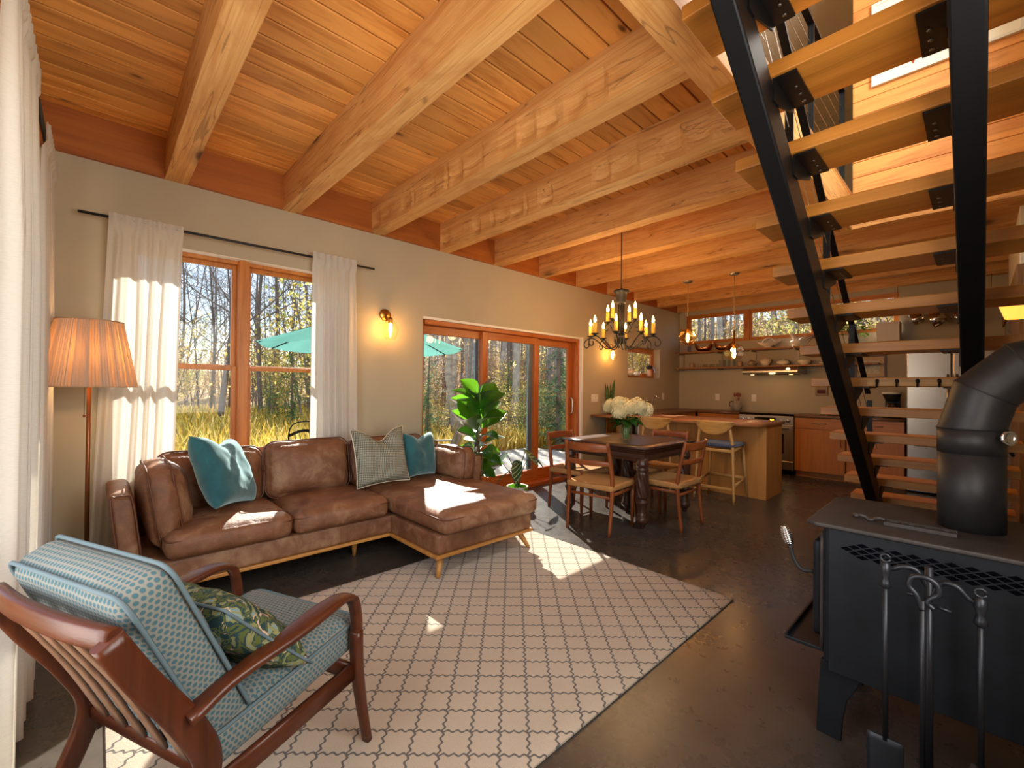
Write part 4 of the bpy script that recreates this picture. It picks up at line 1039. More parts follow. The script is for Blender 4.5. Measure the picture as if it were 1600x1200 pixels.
single('kitchen_worktop', MB().softbox((-3.365, 8.00, .918), (1.31, .64, .036), .005, n=3), M_ctr, 'brown wooden worktop in the corner left of the range', 'worktop')
o = thing('sink_cabinet', 'cherry sink cabinet along the left wall under the small window', 'cabinet', (-3.73, 7.05, 0))
wp(o, 'cabinet_body', MB().box(XL+.008, -3.42, 6.41, 7.68, 0, .895), M_cab, bevel=.002)
wp(o, 'counter', MB().box(XL+.008, -3.40, 6.41, 7.68, .898, .932), M_ctr, bevel=.003)
o = thing('faucet', 'chrome gooseneck kitchen faucet behind the flowers', 'faucet', (-3.66, 6.62, .932))
obj('spout', MB().tube(spline([(0,0,0), (0,0,.15), (.02,0,.23), (.07,0,.255), (.115,0,.22)], 5), .011, n=10), M_chrome, o)
obj('base', MB().lathe([(.028,0),(.028,.01),(.018,.03),(0,.03)]), M_chrome, o)
obj('lever', MB().tube([(0,.02,.05), (0,.05,.06), (.01,.06,.12)], .007, n=8), M_chrome, o)
# range
rg = thing('kitchen_range', 'stainless steel kitchen range with oven door and glowing display', 'stove', (-2.31, 8.0, 0))
wp(rg, 'range_body', MB().box(-2.695, -1.925, 7.71, 8.32, .08, .90), M_steel, bevel=.004)
wp(rg, 'cooktop', MB().box(-2.70, -1.92, 7.68, 8.32, .905, .94), plain('black_glass', '101012', .08), bevel=.004)
cp = wp(rg, 'control_panel', MB().box(-2.70, -1.92, 7.665, 7.71, .775, .905), M_steel, bevel=.006)
T = Matrix.Translation(-V3(rg.location)); Mk = Matrix.Rotation(PI/2, 4, 'X')
for x in (-2.63, -2.55, -2.08, -1.99): obj('knob', MB().lathe([(.028, 0), (.026, .02), (.02, .03), (0, .03)], (x, 7.665, .84), 16, M=Mk).xf(T), M_steel, cp)
obj('display', MB().box(-2.46, -2.16, 7.66, 7.666, .815, .875).xf(T), plain('display_black', '0a0a0a', .1), cp)
obj('display_digits', MB().box(-2.235, -2.20, 7.657, 7.661, .838, .85).box(-2.192, -2.185, 7.657, 7.661, .838, .85).xf(T), glow('orange_digits', 'ff8c1a', 12), cp, label='glowing orange clock digits')
od = wp(rg, 'oven_door', MB().box(-2.69, -1.93, 7.675, 7.71, .225, .765), M_steel, bevel=.006)
obj('oven_window', MB().box(-2.57, -2.05, 7.670, 7.676, .33, .63).xf(T), plain('oven_glass', '0b0b0d', .08), od)
obj('handle', MB().tube([(-2.63, 7.68, .71), (-2.63, 7.63, .715), (-1.99, 7.63, .715), (-1.99, 7.68, .71)], .011, n=8).xf(T), M_steel, od)
wp(rg, 'warming_drawer', MB().box(-2.69, -1.93, 7.68, 7.71, .085, .215), M_steel, bevel=.005)
# hood
hd = thing('range_hood', 'slim stainless range hood lit under the lower shelf', 'hood', (-2.30, 8.1, 1.6))
wp(hd, 'hood_body', MB().prism([(7.80, 1.585), (7.80, 1.615), (7.90, 1.675), (8.33, 1.675), (8.33, 1.56), (7.86, 1.56)], -2.70, -1.90, 'x'), M_steel, bevel=.003)
wp(hd, 'filter', MB().box(-2.62, -1.98, 7.88, 8.26, 1.553, 1.562), M_blackm)
M_hoodl = glow('hood_lamp', 'ffcf8a', 5)
for x in (-2.58, -2.02): wp(hd, 'hood_lamp', MB().lathe([(0, 1.549), (.03, 1.551), (.03, 1.556), (0, 1.556)], (x, 7.93, 0), 14), M_hoodl)
light('hood_light', 'POINT', (-2.3, 7.95, 1.50), 1.0, WARM, .05)
light('hood_top_light', 'POINT', (-2.05, 7.86, 1.66), .5, WARM, .03)
# open shelves
M_shelf = wood('shelf_oak', 'a3682f', '7c4a1c', 0, .4, .8); M_brk = plain('bracket_grey', '9a8d78', .5, .3)
sh1 = thing('wall_shelf', 'upper open kitchen shelf under the strip windows, with serving dishes', 'shelf', (-2.35, 8.19, 2.0)); sh2 = thing('wall_shelf', 'lower open kitchen shelf with glasses and bowls above the hood', 'shelf', (-2.35, 8.19, 1.69))
wp(sh1, 'board', MB().box(-3.99, -.70, 8.05, 8.325, 1.978, 2.003), M_shelf, bevel=.002); wp(sh2, 'board', MB().box(-3.99, -.98, 8.05, 8.325, 1.683, 1.708), M_shelf, bevel=.002)
for x in (-3.94, -3.22, -2.66, -2.02, -1.2):
    for s_, z in ((sh1, 1.978), (sh2, 1.683)):
        mb = MB().box(x-.012, x+.012, 8.07, 8.325, z-.022, z); 
        if s_ is sh1: mb.box(x-.014, x+.014, 8.312, 8.328, 1.709, z-.02)
        wp(s_, 'bracket', mb, M_brk)
# dishes
def ware(name, label, cat, x, z, prof, mat, y=8.18, n=20, group=None, M=None):
    o = single(name, MB().lathe(prof, n=n, M=M), mat, label, cat, group); o.location = (x, y, z); return o
M_tan = plain('tan_stoneware', 'b08a66', .5); M_cream = plain('cream_stoneware', 'ddd0b8', .4); M_copp = plain('copper_ware', 'b87a4c', .25, 1); M_tum = glassy('tumbler_glass', (.93,.95,.95,1), .02, ior=1.45)
z1, z2 = 1.709, 2.004
ware('mug', 'tan mug at the left end of the lower kitchen shelf', 'mug', -3.72, z1, [(.04,0),(.045,.01),(.045,.085),(.04,.09),(.038,.02),(0,.02)], M_tan)
for i in range(6):
    ware('tumbler', 'short clear tumbler in the row on the lower kitchen shelf', 'glass', -3.56+.062*i, z1, [(.022,0),(.028,.06),(.026,.06),(.02,.008),(0,.008)], M_tum, 8.15+.04*(i % 2), 14, 'short tumblers on the lower shelf')
for i in range(7):
    ware('drinking_glass', 'tall clear drinking glass in the row on the lower kitchen shelf', 'glass', -3.18+.042*i, z1, [(.017,0),(.021,.125),(.019,.125),(.015,.008),(0,.008)], M_tum, 8.12+.07*(i % 2), 14, 'tall glasses on the lower shelf')
ware('mug', 'tan mug right of the tall glasses on the lower shelf', 'mug', -2.87, z1, [(.038,0),(.046,.01),(.044,.085),(.04,.09),(.038,.02),(0,.02)], M_tan)
o = thing('teapot', 'round brown and cream teapot on the lower kitchen shelf above the hood', 'teapot', (-2.68, 8.18, z1))
obj('body', MB().lathe([(.035,0),(.06,.03),(.062,.06),(.04,.09),(.02,.098),(.012,.11),(0,.115)]), plain('mottled_teapot', '9c8468', .35, var=.35, vscale=25), o)
obj('spout', MB().tube([(.05,0,.045),(.085,0,.06),(.10,0,.085)], [.014,.01,.008], n=8), M_tan, o); obj('handle', MB().tube(spline([(-.05,0,.07),(-.09,0,.075),(-.095,0,.045),(-.058,0,.03)], 4), .006, n=6), M_tan, o)
for (nm, lb, x, r, h, lid) in (('casserole', 'cream lidded bowl with dark base on the lower shelf, above the hood', -2.46, .085, .09, 1), ('casserole', 'low cream lidded dish on the lower shelf, above the hood right end', -2.20, .095, .055, 1), ('bowl', 'plain white bowl on the lower shelf, right of the hood', -1.90, .095, .075, 0)):
    o = thing(nm, lb, 'bowl', (x, 8.18, z1))
    obj('bowl_body', MB().lathe([(r*.55,0),(r*.6,.006),(r*.93,h*.55),(r,h),(r*.95,h),(r*.85,h*.5),(r*.5,.02),(0,.02)]), M_cream, o)
    if lid: obj('lid', MB().lathe([(r*.98,h),(r*.9,h+.015),(r*.35,h+.035),(r*.15,h+.04),(r*.2,h+.055),(0,h+.058)]), M_cream, o)
ware('plate', 'stack of pale plates at the stair end of the lower shelf', 'plate', -1.60, z1, [(.08,0),(.11,.02),(.11,.03),(0,.03)], M_cream)
single('grey_box', MB().box(-3.92, -3.77, 8.10, 8.25, z2, z2+.15), plain('grey_card', '8f8580', .8), 'grey square box at the left end of the upper kitchen shelf', 'box', bevel=.004)
def gravy(label, x):
    o = thing('gravy_boat', label, 'dish', (x, 8.18, z2), math.radians(10), 'copper serving boats')
    def fn(u, v):
        a = 2*PI*v; r = .15*(math.sin(u*PI/2))**.7; z = .10*u**2.2 + (.05*math.cos(2*a)*u**3 + .015*u**3)
        return V3((r*1.05*math.cos(a), r*.55*math.sin(a), z+.002))
    obj('bowl', MB().grid(fn, 10, 26, cv=True), M_copp, o)
    obj('handle', MB().tube(spline([(-.12,0,.12),(-.17,0,.16),(-.20,0,.13)], 4), .006, n=6), M_copp, o)
gravy('copper boat-shaped dish on the upper shelf, next to the grey box', -3.50); gravy('copper boat-shaped dish on the upper shelf, behind the clear pendant lamp', -3.14)
o = thing('tureen', 'white flared dish with loop handles on the upper kitchen shelf', 'dish', (-2.42, 8.18, z2))
def fn(u, v):
    a = 2*PI*v; r = .19*u**.8; return V3((r*math.cos(a), r*.55*math.sin(a), .02 + .085*u**1.6 + .02*math.cos(2*a)*u**2))
obj('bowl', MB().grid(fn, 10, 24, cv=True), M_ceram, o); obj('foot', MB().lathe([(.07,0),(.05,.025),(0,.025)]), M_ceram, o)
obj('handle', MB().tube(arc((0,.07), .10, .25, PI-.25, 12), .007, n=6), M_ceram, o)
o = thing('bird_sculpture', 'white openwork bird sculpture on the upper shelf, left of the stair', 'ornament', (-2.03, 8.18, z2))
obj('body', MB().ell((0,0,.07), (.075,.04,.045)).tube([(.05,0,.09),(.09,0,.13),(.12,0,.135)], [.02,.012,.004], n=8), M_ceram, o)
for s in (-1, 1):
    mb = MB(); leaf(mb, (0, s*.02, .09), (-.5, s*.5, .7), .16, .07, -.3); obj('wing', mb, M_ceram, o)
mb = MB(); leaf(mb, (-.06, 0, .07), (-1, 0, .35), .1, .07, .2); obj('tail', mb, M_ceram, o)
obj('stand', MB().lathe([(.05,0),(.04,.012),(.012,.02),(.012,.04),(0,.04)]), M_ceram, o)
o = thing('rooster_figure', 'red and brown rooster figure on the upper shelf beside the stair stringer', 'ornament', (-1.68, 8.17, z2))
M_red = plain('rooster_red', 'a8321f', .5); M_brn = plain('rooster_brown', '5f4630', .6, var=.3, vscale=40)
obj('body', MB().ell((0,0,.13), (.085,.05,.06), M=Matrix.Rotation(-.35, 4, 'Y')).tube([(.05,0,.15),(.085,0,.22),(.09,0,.255)], [.04,.026,.02], n=10), M_brn, o)
mb = MB()
for i in range(4): leaf(mb, (-.06, (i-1.5)*.015, .14), (-1, 0, .7-.3*i), .15, .05, .6)
obj('tail', mb, M_brn, o); obj('comb', MB().ell((.09,0,.275), (.022,.008,.018)).tube([(.105,0,.235),(.112,0,.215)], [.008,.01], n=8), M_red, o)
obj('legs', MB().tube([(-.0,.02,.08),(0,.02,.0)], .006, n=6).tube([(0,-.02,.08),(0,-.02,0)], .006, n=6).lathe([(.05,0),(.05,.008),(0,.008)]), M_red, o)
single('white_box', MB().box(-1.0, -.75, 8.07, 8.31, z2, 2.275), plain('white_card', 'd9d0c6', .7), 'white cube box on the upper shelf right of the trailing plant', 'box', bevel=.004)
o = thing('trailing_plant', 'bright green trailing houseplant on the upper shelf against the window', 'plant', (-1.28, 8.16, z2))
M_pot = plain('white_pot', 'e4ded2', .5); M_leafb = trans('bright_leaf', '5f9a2a', .5, var=.25)
obj('pot', MB().lathe([(.055,0),(.075,.11),(.07,.11),(.06,.09),(0,.09)]), M_pot, o)
rp = random.Random(3)
for i in range(30):
    a = rp.uniform(0, 2*PI); R = rp.uniform(.05, .30); p = (-.05+R*math.cos(a)*.75, R*math.sin(a)*.28, rp.uniform(.12, .32)); mb = MB()
    leaf(mb, p, (math.cos(a), math.sin(a)*.3-.4, rp.uniform(-.6,.5)), rp.uniform(.07,.10), .065, .3)
    mb.tube([(0,0,.09), (p[0]*.6, p[1]*.6, p[2]+.01), p], .002, n=4); obj('leaf', mb, M_leafb, o)
# counter things
o = thing('utensil_jug', 'grey stoneware jug of wooden spoons on the counter left of the range', 'jug', (-2.85, 8.0, .937))
obj('jug', MB().lathe([(.05,0),(.075,.03),(.088,.09),(.075,.14),(.055,.165),(.062,.18),(.056,.178),(.05,.15),(0,.05)]), plain('grey_glaze', '8d8577', .35, var=.25, vscale=12), o)
obj('handle', MB().tube(spline([(-.06,0,.165),(-.11,0,.15),(-.115,0,.09),(-.075,0,.05)], 4), .008, n=7), plain('dark_glaze', '4a3c32', .4), o)
for i, (a, b) in enumerate(((-.03,.0),(.0,.02),(.03,.0),(.05,-.02))): obj('spoon', MB().tube([(a*.4,b*.4,.06),(a,b,.24)], .006, n=6).ell((a*1.15,b*1.15,.28), (.022,.008,.035)), plain('spoon_red%d' % i, '7a3a22', .5), o)
o = thing('coffee_maker', 'black drip coffee maker with chrome rim beside the fridge', 'coffee maker', (-.82, 7.98, .937))
obj('base', MB().softbox((0,0,.02), (.20,.24,.04), .01, n=4), M_blackm, o); obj('base_band', MB().softbox((0,-.005,.052), (.19,.235,.02), .006, n=3), M_chrome, o); obj('column', MB().box(-.08,.08,.06,.115,.06,.30), M_blackm, o, bevel=.006)
obj('filter_head', MB().lathe([(.06,.22),(.10,.31),(.105,.335)], (0,-.01,0)), M_blackm, o); obj('rim', MB().lathe([(.106,.325),(.108,.352),(0,.355)], (0,-.01,0)), M_ceram, o)
obj('carafe', MB().lathe([(.055,.06),(.075,.08),(.075,.14),(.05,.19),(.05,.20)], (0,-.02,0)), plain('carafe_glass', '2a2320', .06), o)
ware('mixing_bowl', 'steel bowl on the counter right of the range, under the stair tread', 'bowl', -1.50, .937, [(.06,0),(.12,.055),(.125,.06),(.11,.05),(.05,.01),(0,.01)], M_steel, 8.0)
ware('frying_pan', 'dark frying pan on the counter next to the steel bowl', 'pan', -1.24, .937, [(.10,0),(.12,.05),(.115,.05),(.095,.008),(0,.008)], M_blackm, 8.0)
jar('toaster_glass', 'small glass jar on the counter left of the coffee maker', -1.07, 8.05, .937, .04, .12, M_jar, M_ceram)
fr = thing('refrigerator', 'tall stainless refrigerator seen behind the stair treads', 'fridge', (-.22, 7.97, 0))
wp(fr, 'fridge_body', MB().box(-.64, .20, 7.665, 8.32, .02, 1.83), plain('fridge_side', 'b9b2a8', .35, .9), bevel=.006)
M_ss = plain('brushed_steel', '8a7f74', .27, 1)
for (x0, x1, z0_, z1_, hx) in ((-.64, -.225, .70, 1.825, -.26), (-.215, .20, .70, 1.825, -.18)):
    d = wp(fr, 'fridge_door', MB().box(x0, x1, 7.60, 7.66, z0_, z1_), M_ss, bevel=.012)
    obj('handle', MB().tube([(hx, 7.6, .85), (hx, 7.55, .86), (hx, 7.55, 1.5), (hx, 7.6, 1.51)], .011, n=8).xf(Matrix.Translation(-V3(fr.location))), M_steel, d)
d = wp(fr, 'freezer_drawer', MB().box(-.64, .20, 7.60, 7.66, .06, .69), M_ss, bevel=.012)
obj('handle', MB().tube([(-.56, 7.6, .62), (-.56, 7.55, .62), (.12, 7.55, .62), (.12, 7.6, .62)], .012, n=8).xf(Matrix.Translation(-V3(fr.location))), plain('bright_bar', 'e9e7e2', .2, .6), d)
single('woven_basket', MB().softbox((-.30, 7.95, 1.90), (.34, .26, .12), .04, n=6), plain('wicker', '7a5230', .8, var=.4, vscale=90), 'brown woven basket lying on top of the fridge', 'basket')
pf = thing('picture_frame', 'framed pale drawing on the kitchen wall left of the fridge', 'picture', (-1.09, 8.325, 1.66))
wp(pf, 'frame', ring(lambda mb, a0, a1, d0, d1, z0, z1: mb.box(a0, a1, 8.305, 8.329, z0, z1), -1.28, -.92, 1.49, 1.83, .022, 0, 0), wood('dark_frame', '5a3a22', '3a2312', 0, .4, 2))
wp(pf, 'mat', MB().box(-1.258, -.942, 8.318, 8.326, 1.512, 1.808), plain('mat_board', 'c9ae8a', .8)); wp(pf, 'print', MB().box(-1.21, -.99, 8.314, 8.3185, 1.56, 1.75), plain('print_pale', 'cfc9b8', .8, var=.25, vscale=30))
# hanging pots
pr_ = thing('pot_rail', 'black pot rail hung on thin chains from the beam, near the fridge', 'rail', (-.35, 8.08, 2.52))
obj('rail', MB().tube([(-.45,0,0),(.50,0,0)], .008, n=8), M_black, pr_)
for x in (-.42, .46): obj('chain', MB().tube([(x,0,0),(x,.0,.262)], .004, n=5), M_brass, pr_)
def pot(label, x, r, h, tilt, L):
    o = thing('saucepan', label, 'pan', (x, 8.06, 2.50), 0, 'pans on the hanging rail')
    M = Matrix.Translation((-.45*h, 0, -.15-r)) @ Matrix.Rotation(math.radians(66), 4, 'Y')
    obj('pan_body', MB().lathe([(0,0),(r*.95,0),(r,.008),(r,h),(r*.97,h),(r*.95,.012),(0,.012)], n=22).xf(M), M_chrome, o)
    obj('hook', MB().tube(spline([(0,0,.012),(.012,0,0),(.006,0,-.03),(0,0,-.09)], 4), .0035, n=6), M_brass, o)
    obj('pan_handle', MB().tube([(0,0,-.16),(0,0,-.085)], [.009,.006], n=6), M_steel, o)
pot('small steel saucepan on the hanging rail, left of the three', -.57, .085, .12, 0, 0); pot('bigger steel saucepan on the hanging rail, middle of the three', -.375, .11, .15, 0, 0); pot('shallow steel pan on the hanging rail, nearest the stair stringer', -.19, .10, .04, 0, 0)
def plate_sw(name, label, cat, mk): 
    o = single(name, mk, M_ceram, label, cat, bevel=.003); return o
for i, x in enumerate((-3.305, -2.686)):
    o = thing('wall_outlet', ['white wall outlet left of the utensil jug', 'white wall outlet above the range, right of the utensil jug'][i], 'outlet', (x, 8.33, 1.165))
    obj('cover_plate', MB().box(-.038, .038, -.007, 0, -.06, .06), M_ceram, o, bevel=.003)
    for s in (-1, 1): obj('socket', MB().box(-.016, .016, -.009, -.0065, s*.025-.014, s*.025+.014), M_white, o)
o = thing('light_switch', 'white triple light switch on the wall right of the glass door', 'switch', (XL, 5.55, 1.155))
obj('cover_plate', MB().box(0, .007, -.085, .085, -.06, .06), M_ceram, o, bevel=.003)
for i in range(3): obj('toggle', MB().box(.006, .018, -.05+.046*i-.005, -.05+.046*i+.005, -.012, .012), M_ceram, o)
o = thing('light_switch', 'single white light switch on the left wall near the kitchen corner', 'switch', (XL, 7.68, 1.165))
obj('cover_plate', MB().box(0, .007, -.036, .036, -.06, .06), M_ceram, o, bevel=.003); obj('toggle', MB().box(.006, .018, -.005, .005, -.012, .012), M_ceram, o)
o = thing('snake_plant', 'snake plant in a grey pot on the island worktop by the wall', 'plant', (-3.91, 5.78, .913))
obj('pot', MB().lathe([(.045,0),(.055,.02),(.07,.15),(.07,.165),(.06,.16),(.055,.1),(0,.1)]), plain('grey_pot', '6b645e', .6, var=.2, vscale=20), o)
M_snake = trans('snake_leaf', '55693f', .1, var=.35, vscale=30)
for i in range(9):
    a = rp.uniform(0, 6.28); q = rp.uniform(.01,.04); mb = MB(); h = rp.uniform(.3,.46)
    leaf(mb, (q*math.cos(a), q*math.sin(a), .11), (.12*math.cos(a), .12*math.sin(a), 1), h, .035, .02, V3((math.cos(a+1), math.sin(a+1), .01))); obj('leaf', mb, M_snake, o)
jar('glass_bottle', 'dark glass bottle on the island behind the flowers, left one', -3.62, 6.15, .913, .04, .22, plain('bottle_glass', '2c3a36', .08), M_steel, 'bottle')
jar('glass_bottle', 'dark glass bottle on the island behind the flowers, right one', -3.50, 6.17, .913, .04, .20, plain('bottle_glass2', '3a4440', .08), M_steel, 'bottle')
# sill objects at the small window
o = single('white_gourd', MB().ell((0,0,.065), (.075,.085,.065)), M_cream, 'round cream gourd on the small window sill, left', 'ornament'); o.location = (-4.09, 6.62, 1.525)
o = single('white_shell', MB().ell((0,0,.035), (.05,.09,.035)), M_ceram, 'flat white shell on the small window sill, middle', 'ornament'); o.location = (-4.09, 6.85, 1.525)
o = thing('bud_vase', 'pink bud vase with dark flower on the small window sill, right', 'vase', (-4.08, 7.25, 1.525))
obj('vase_body', MB().lathe([(.04,0),(.05,.04),(.035,.11),(.03,.13),(0,.12)]), plain('pink_vase', 'd8a890', .4), o); obj('flower', MB().ell((0,0,.17), (.06,.06,.04)), plain('dark_bloom', '2a2a22', .8, var=.4, vscale=40), o)
# oven mitt hanging by the range
o = thing('pot_holder', 'cream and red quilted pot holder on the wall under the stair tread', 'pot holder', (-1.70, 8.318, 1.36))
mb = MB().softbox((0,0,-.06), (.17,.02,.16), .009, n=6); obj('pad', mb, plain('pad_beige', 'a08d78', .9), o); obj('red_patch', MB().softbox((0,-.012,-.075), (.11,.012,.06), .005, n=4), plain('dark_red', '5a2018', .8), o); obj('loop', MB().tube(arc((0,.02), .02, 0, PI, 8), .004, n=5), M_red, o)

# ------------------------------------------------------------------ stair
M_tread = wood('stair_tread', 'c28034', '8f5818', 0, .42, .55, fig=.8)
RISE, RUN = .1977, .2725
sc = thing('open_staircase', 'open-riser stair with thick wooden treads on two black steel stringers', 'staircase', (-.3, 3.6, 0))
TT = Matrix.Translation(-V3(sc.location))
dv = V3((0, -RUN, RISE)).normalized(); nv = V3((0, -RISE, -RUN)).normalized()
def ny(n): return 4.883 - (n-2)*RUN
M_bolt = plain('bolt_head', '77726c', .4, .9)
for n in range(1, 16):
    y = ny(n); z = RISE*n
    tr = obj('tread', MB().box(-.781, .19, y, y+.281, z-.056, z).xf(TT), M_tread, sc, bevel=.004)
    for (xs, s) in ((-.548, 1), (-.062, -1)):
        mb = MB()
        xa, xb = (xs, xs+.078) if s > 0 else (xs-.078, xs)
        mb.box(xa, xb, y+.015, y+.275, z-.064, z-.056)          # flange under the tread
        x_ = xs if s > 0 else xs
        mb.prism([(y+.005, z-.064), (y+.275, z-.064), (y+.265, z-.085), (y+.06, z-.15), (y+.005, z-.15)], min(xs, xs+s*.007), max(xs, xs+s*.007), 'x')
        b = obj('bracket', mb.xf(TT), M_black, tr)
    for (xs, s) in ((-.548, 1), (-.062, -1)):
        for q in (.12, .18, .24): obj('bolt', MB().lathe([(0, -.003), (.008, -.002), (.008, 0), (0, 0)], (xs+s*.05, y+q, z-.064), 8).xf(TT), M_bolt, tr)
def stringer(x0, x1):
    p0 = V3((0, ny(0)+.05, RISE*0 - .02)); mb = MB()
    e0, e1 = .012, .165; a = V3((0, 5.43, .0)); 
    # line through near-bottom edges of the treads
    b0 = V3((0, ny(2), RISE*2-.056)); k0 = -(b0.z)/dv.z; k1 = (3.12-b0.z)/dv.z
    vs = []
    for x in (x0, x1):
        for (e) in (e0, e1):
            for zz in (0.0, 3.1):
                base = b0 + nv*e; t = (zz-base.z)/dv.z; q = base + dv*t; vs.append((x, q.y, q.z))
    # order: x0:(e0 lo, e0 hi, e1 lo, e1 hi), x1: same
    return mb.add(vs, [(0,1,3,2), (4,6,7,5), (0,4,5,1), (2,3,7,6), (0,2,6,4), (1,5,7,3)])
obj('stringer', stringer(-.622, -.548).xf(TT), M_black, sc, bevel=.008); obj('stringer', stringer(-.062, .020).xf(TT), M_black, sc, bevel=.008)
def rl(e, t, x): 
    b0 = V3((x, ny(2), RISE*2-.056)) - nv*e; return b0 + dv*((t-b0.z)/dv.z)
xr = -.67
hp = [rl(.80, 1.28, xr), rl(.80, 3.9, xr)]
obj('handrail', MB().tube(hp, [(.019, .006)]*2, sec=[(-1,-1),(1,-1),(1,1),(-1,1)], smooth=False).xf(TT), M_black, sc)
for n in (2, 5, 8, 11, 14):
    y = ny(n)+.15; t = V3((xr, y, 0)); b0 = V3((xr, ny(2), RISE*2-.056)) - nv*.80; zz = b0.z + dv.z*((y-b0.y)/dv.y)
    obj('baluster', MB().box(xr-.019, xr+.019, y-.006, y+.006, RISE*n, zz).xf(TT), M_black, sc)
for k in range(4):
    e = .22+.15*k
    obj('cable', MB().tube([rl(e, RISE*2+.35+.0*k, xr), rl(e, 3.3+.15*k, xr)], .0022, n=5).xf(TT), M_steel, sc)
# coat hook rail on a tread riser
y6 = ny(7)-.002
hk = thing('coat_hook_rail', 'wooden rail with black coat hooks fixed to the edge of a stair tread', 'hook rail', (-.29, y6, RISE*7-.03))
obj('rail_board', MB().box(-.19, .20, -.012, 0, -.022, .022), wood('hook_rail', 'c08f50', '9a6a30', 0, .5, 1.5), hk, bevel=.002)
for i in range(4):
    x = -.14+.092*i; obj('hook', MB().tube(spline([(x,-.012,.012),(x,-.03,.0),(x,-.035,-.018),(x,-.025,-.026)], 4), .005, n=6).ell((x,-.014,.008), (.010,.005,.014), 10, 6), M_black, hk)
# loft guard rail
gr = thing('loft_guard_rail', 'black loft guard rail with cables along the stair opening, overhead', 'railing', (-.87, 3.2, 3.12))
for y in (-.0+1.2, 2.6, 3.9, 5.0): obj('post', MB().box(-.02, .02, y-3.2-.006, y-3.2+.006, -.30, .95), M_black, gr)
obj('rail', MB().box(-.022, .022, -2.1, 1.82, .95, .965), M_black, gr)
for k in range(6): obj('cable', MB().tube([(0, -2.1, .12+.135*k), (0, 1.82, .12+.135*k)], .0025, n=5), M_steel, gr)
wb = thing('loft_whiteboard', 'white framed board on the loft plank wall, seen through the stair', 'board', (-.4, 5.055, 4.3))
obj('board', MB().box(-.24, .62, -.018, 0, -.245, .45), plain('board_white', 'e8e0cc', .4), wb); obj('frame', ring(lambda mb, a0, a1, d0, d1, z0, z1: mb.box(a0, a1, -.028, -.0, z0, z1), -.26, .64, -.27, .47, .022, 0, 0), plain('board_frame', 'd9d5cb', .4), wb)
obj('red_magnet', MB().prism([(-.0,-.16),(.035,-.16),(.0175,-.20)], -.026, -.018, 'y'), M_red, wb)

# ------------------------------------------------------------------ wood stove
def iron(name, hexc, r): 
    m = NT(name, r, .35, .4); f = m.noise(m.co(), 9, 6, .65); c = C(hexc); m.col(m.ramp(f, [(.3, tuple(x*.7 for x in c[:3])), (.7, tuple(x*1.35 for x in c[:3]))])); m.bump(m.noise(m.co(), 90, 3), .08, .003); return m.m
M_st = iron('stove_steel', '14181e', .5); M_stop = iron('stove_top_iron', '3a3533', .55); M_pipe_ = iron('stove_pipe', '2b2a2b', .48)
sv = thing('wood_stove', 'black steel wood stove on legs with a thick bent stovepipe', 'stove', (-.135, 2.25, 0))
sv.scale = (.9,)*3
ST = Matrix.Translation((.15, -2.5, .1444))
def sp(name, mb, mat, par=None, **k): return obj(name, mb.xf(ST), mat, par or sv, **k)
sp('firebox', MB().box(-.45, .27, 2.235, 2.80, .16, .735), M_st, bevel=.012)
sp('stove_top', MB().prism([(-.505,2.215),(-.47,2.19),(.285,2.19),(.285,2.83),(-.45,2.83),(-.505,2.79)], .735, .753, 'z'), M_stop, bevel=.006)
sp('heat_shield', MB().box(-.425, .26, 2.205, 2.213, .15, .732), M_st, bevel=.002)
mb = MB(); cw, chh = .050, .0235
for row in range(5):
    for c in range(16):
        x = -.365 + cw*c + (cw/2 if row % 2 else 0); z = .665 + (row-2)*chh*.5
        if (x < -.345 and abs(row-2) > 0) or (x < -.32 and abs(row-2) > 1) or x > .20: continue
        mb.prism([(x-cw*.40, z), (x, z-chh*.36), (x+cw*.40, z), (x, z+chh*.36)], 2.2035, 2.2055, 'y')
sp('painted_vents', mb, NT('vent_shade', 1, 0, 0, (.002,.002,.003,1)).m)  # flush black diamonds, painting the shade inside open vents
dr = sp('stove_door', MB().softbox((-.478, 2.52, .45), (.045, .48, .42), .02, n=8), M_st)
sp('door_trim', MB().softbox((-.457, 2.52, .45), (.016, .55, .50), .006, n=4), M_stop, dr)
hd_ = sp('door_handle', MB().tube(spline([(-.495,2.31,.505),(-.545,2.31,.50),(-.575,2.31,.54),(-.592,2.31,.60)], 5), .009, n=8), M_blackm, dr)
P = [V3((-.592-.022*t*1.0+ .0, 2.31, .60+.075*t)) for t in [i/160 for i in range(161)]]
hel = []
for i, p in enumerate(P):
    t = i/160; a = t*2*PI*10; r_ = .011+.010*math.sin(PI*min(1, t*.9+.08)); hel.append(p + V3((math.cos(a)*r_, math.sin(a)*r_, 0)))
sp('spring_grip', MB().tube(hel, .0033, n=6), M_chrome, dr, label='chrome coil spring grip')
sp('ash_lip', MB().box(-.60, -.44, 2.27, 2.77, .185, .20).box(-.60, -.588, 2.27, 2.77, .20, .215), M_st, bevel=.003)
for (x, y, sx) in ((-.40, 2.26, 1), (-.40, 2.76, 1), (.20, 2.26, -1), (.20, 2.76, -1)):
    poly = [(x-.06*sx, .165), (x+.09*sx, .165), (x+.06*sx, .09), (x+.03*sx, .03), (x+.015*sx, -.06), (x+.01*sx, -.144), (x-.075*sx, -.144), (x-.07*sx, .0)]
    sp('leg', MB().prism(poly if sx > 0 else poly[::-1], y-.012, y+.012, 'y'), M_st, bevel=.003)
PX, PY, PR, ZE, RB = -.022, 2.565, .0985, 1.44, .285
pipe = sp('flue_pipe', MB().tube([(PX, PY, .752), (PX, PY, 1.06)], PR, n=40).tube([(PX, PY, 1.055), (PX, PY, ZE-RB)], PR*1.012, n=40), M_pipe_)
ang = [0, PI/8, 3*PI/8, PI/2]
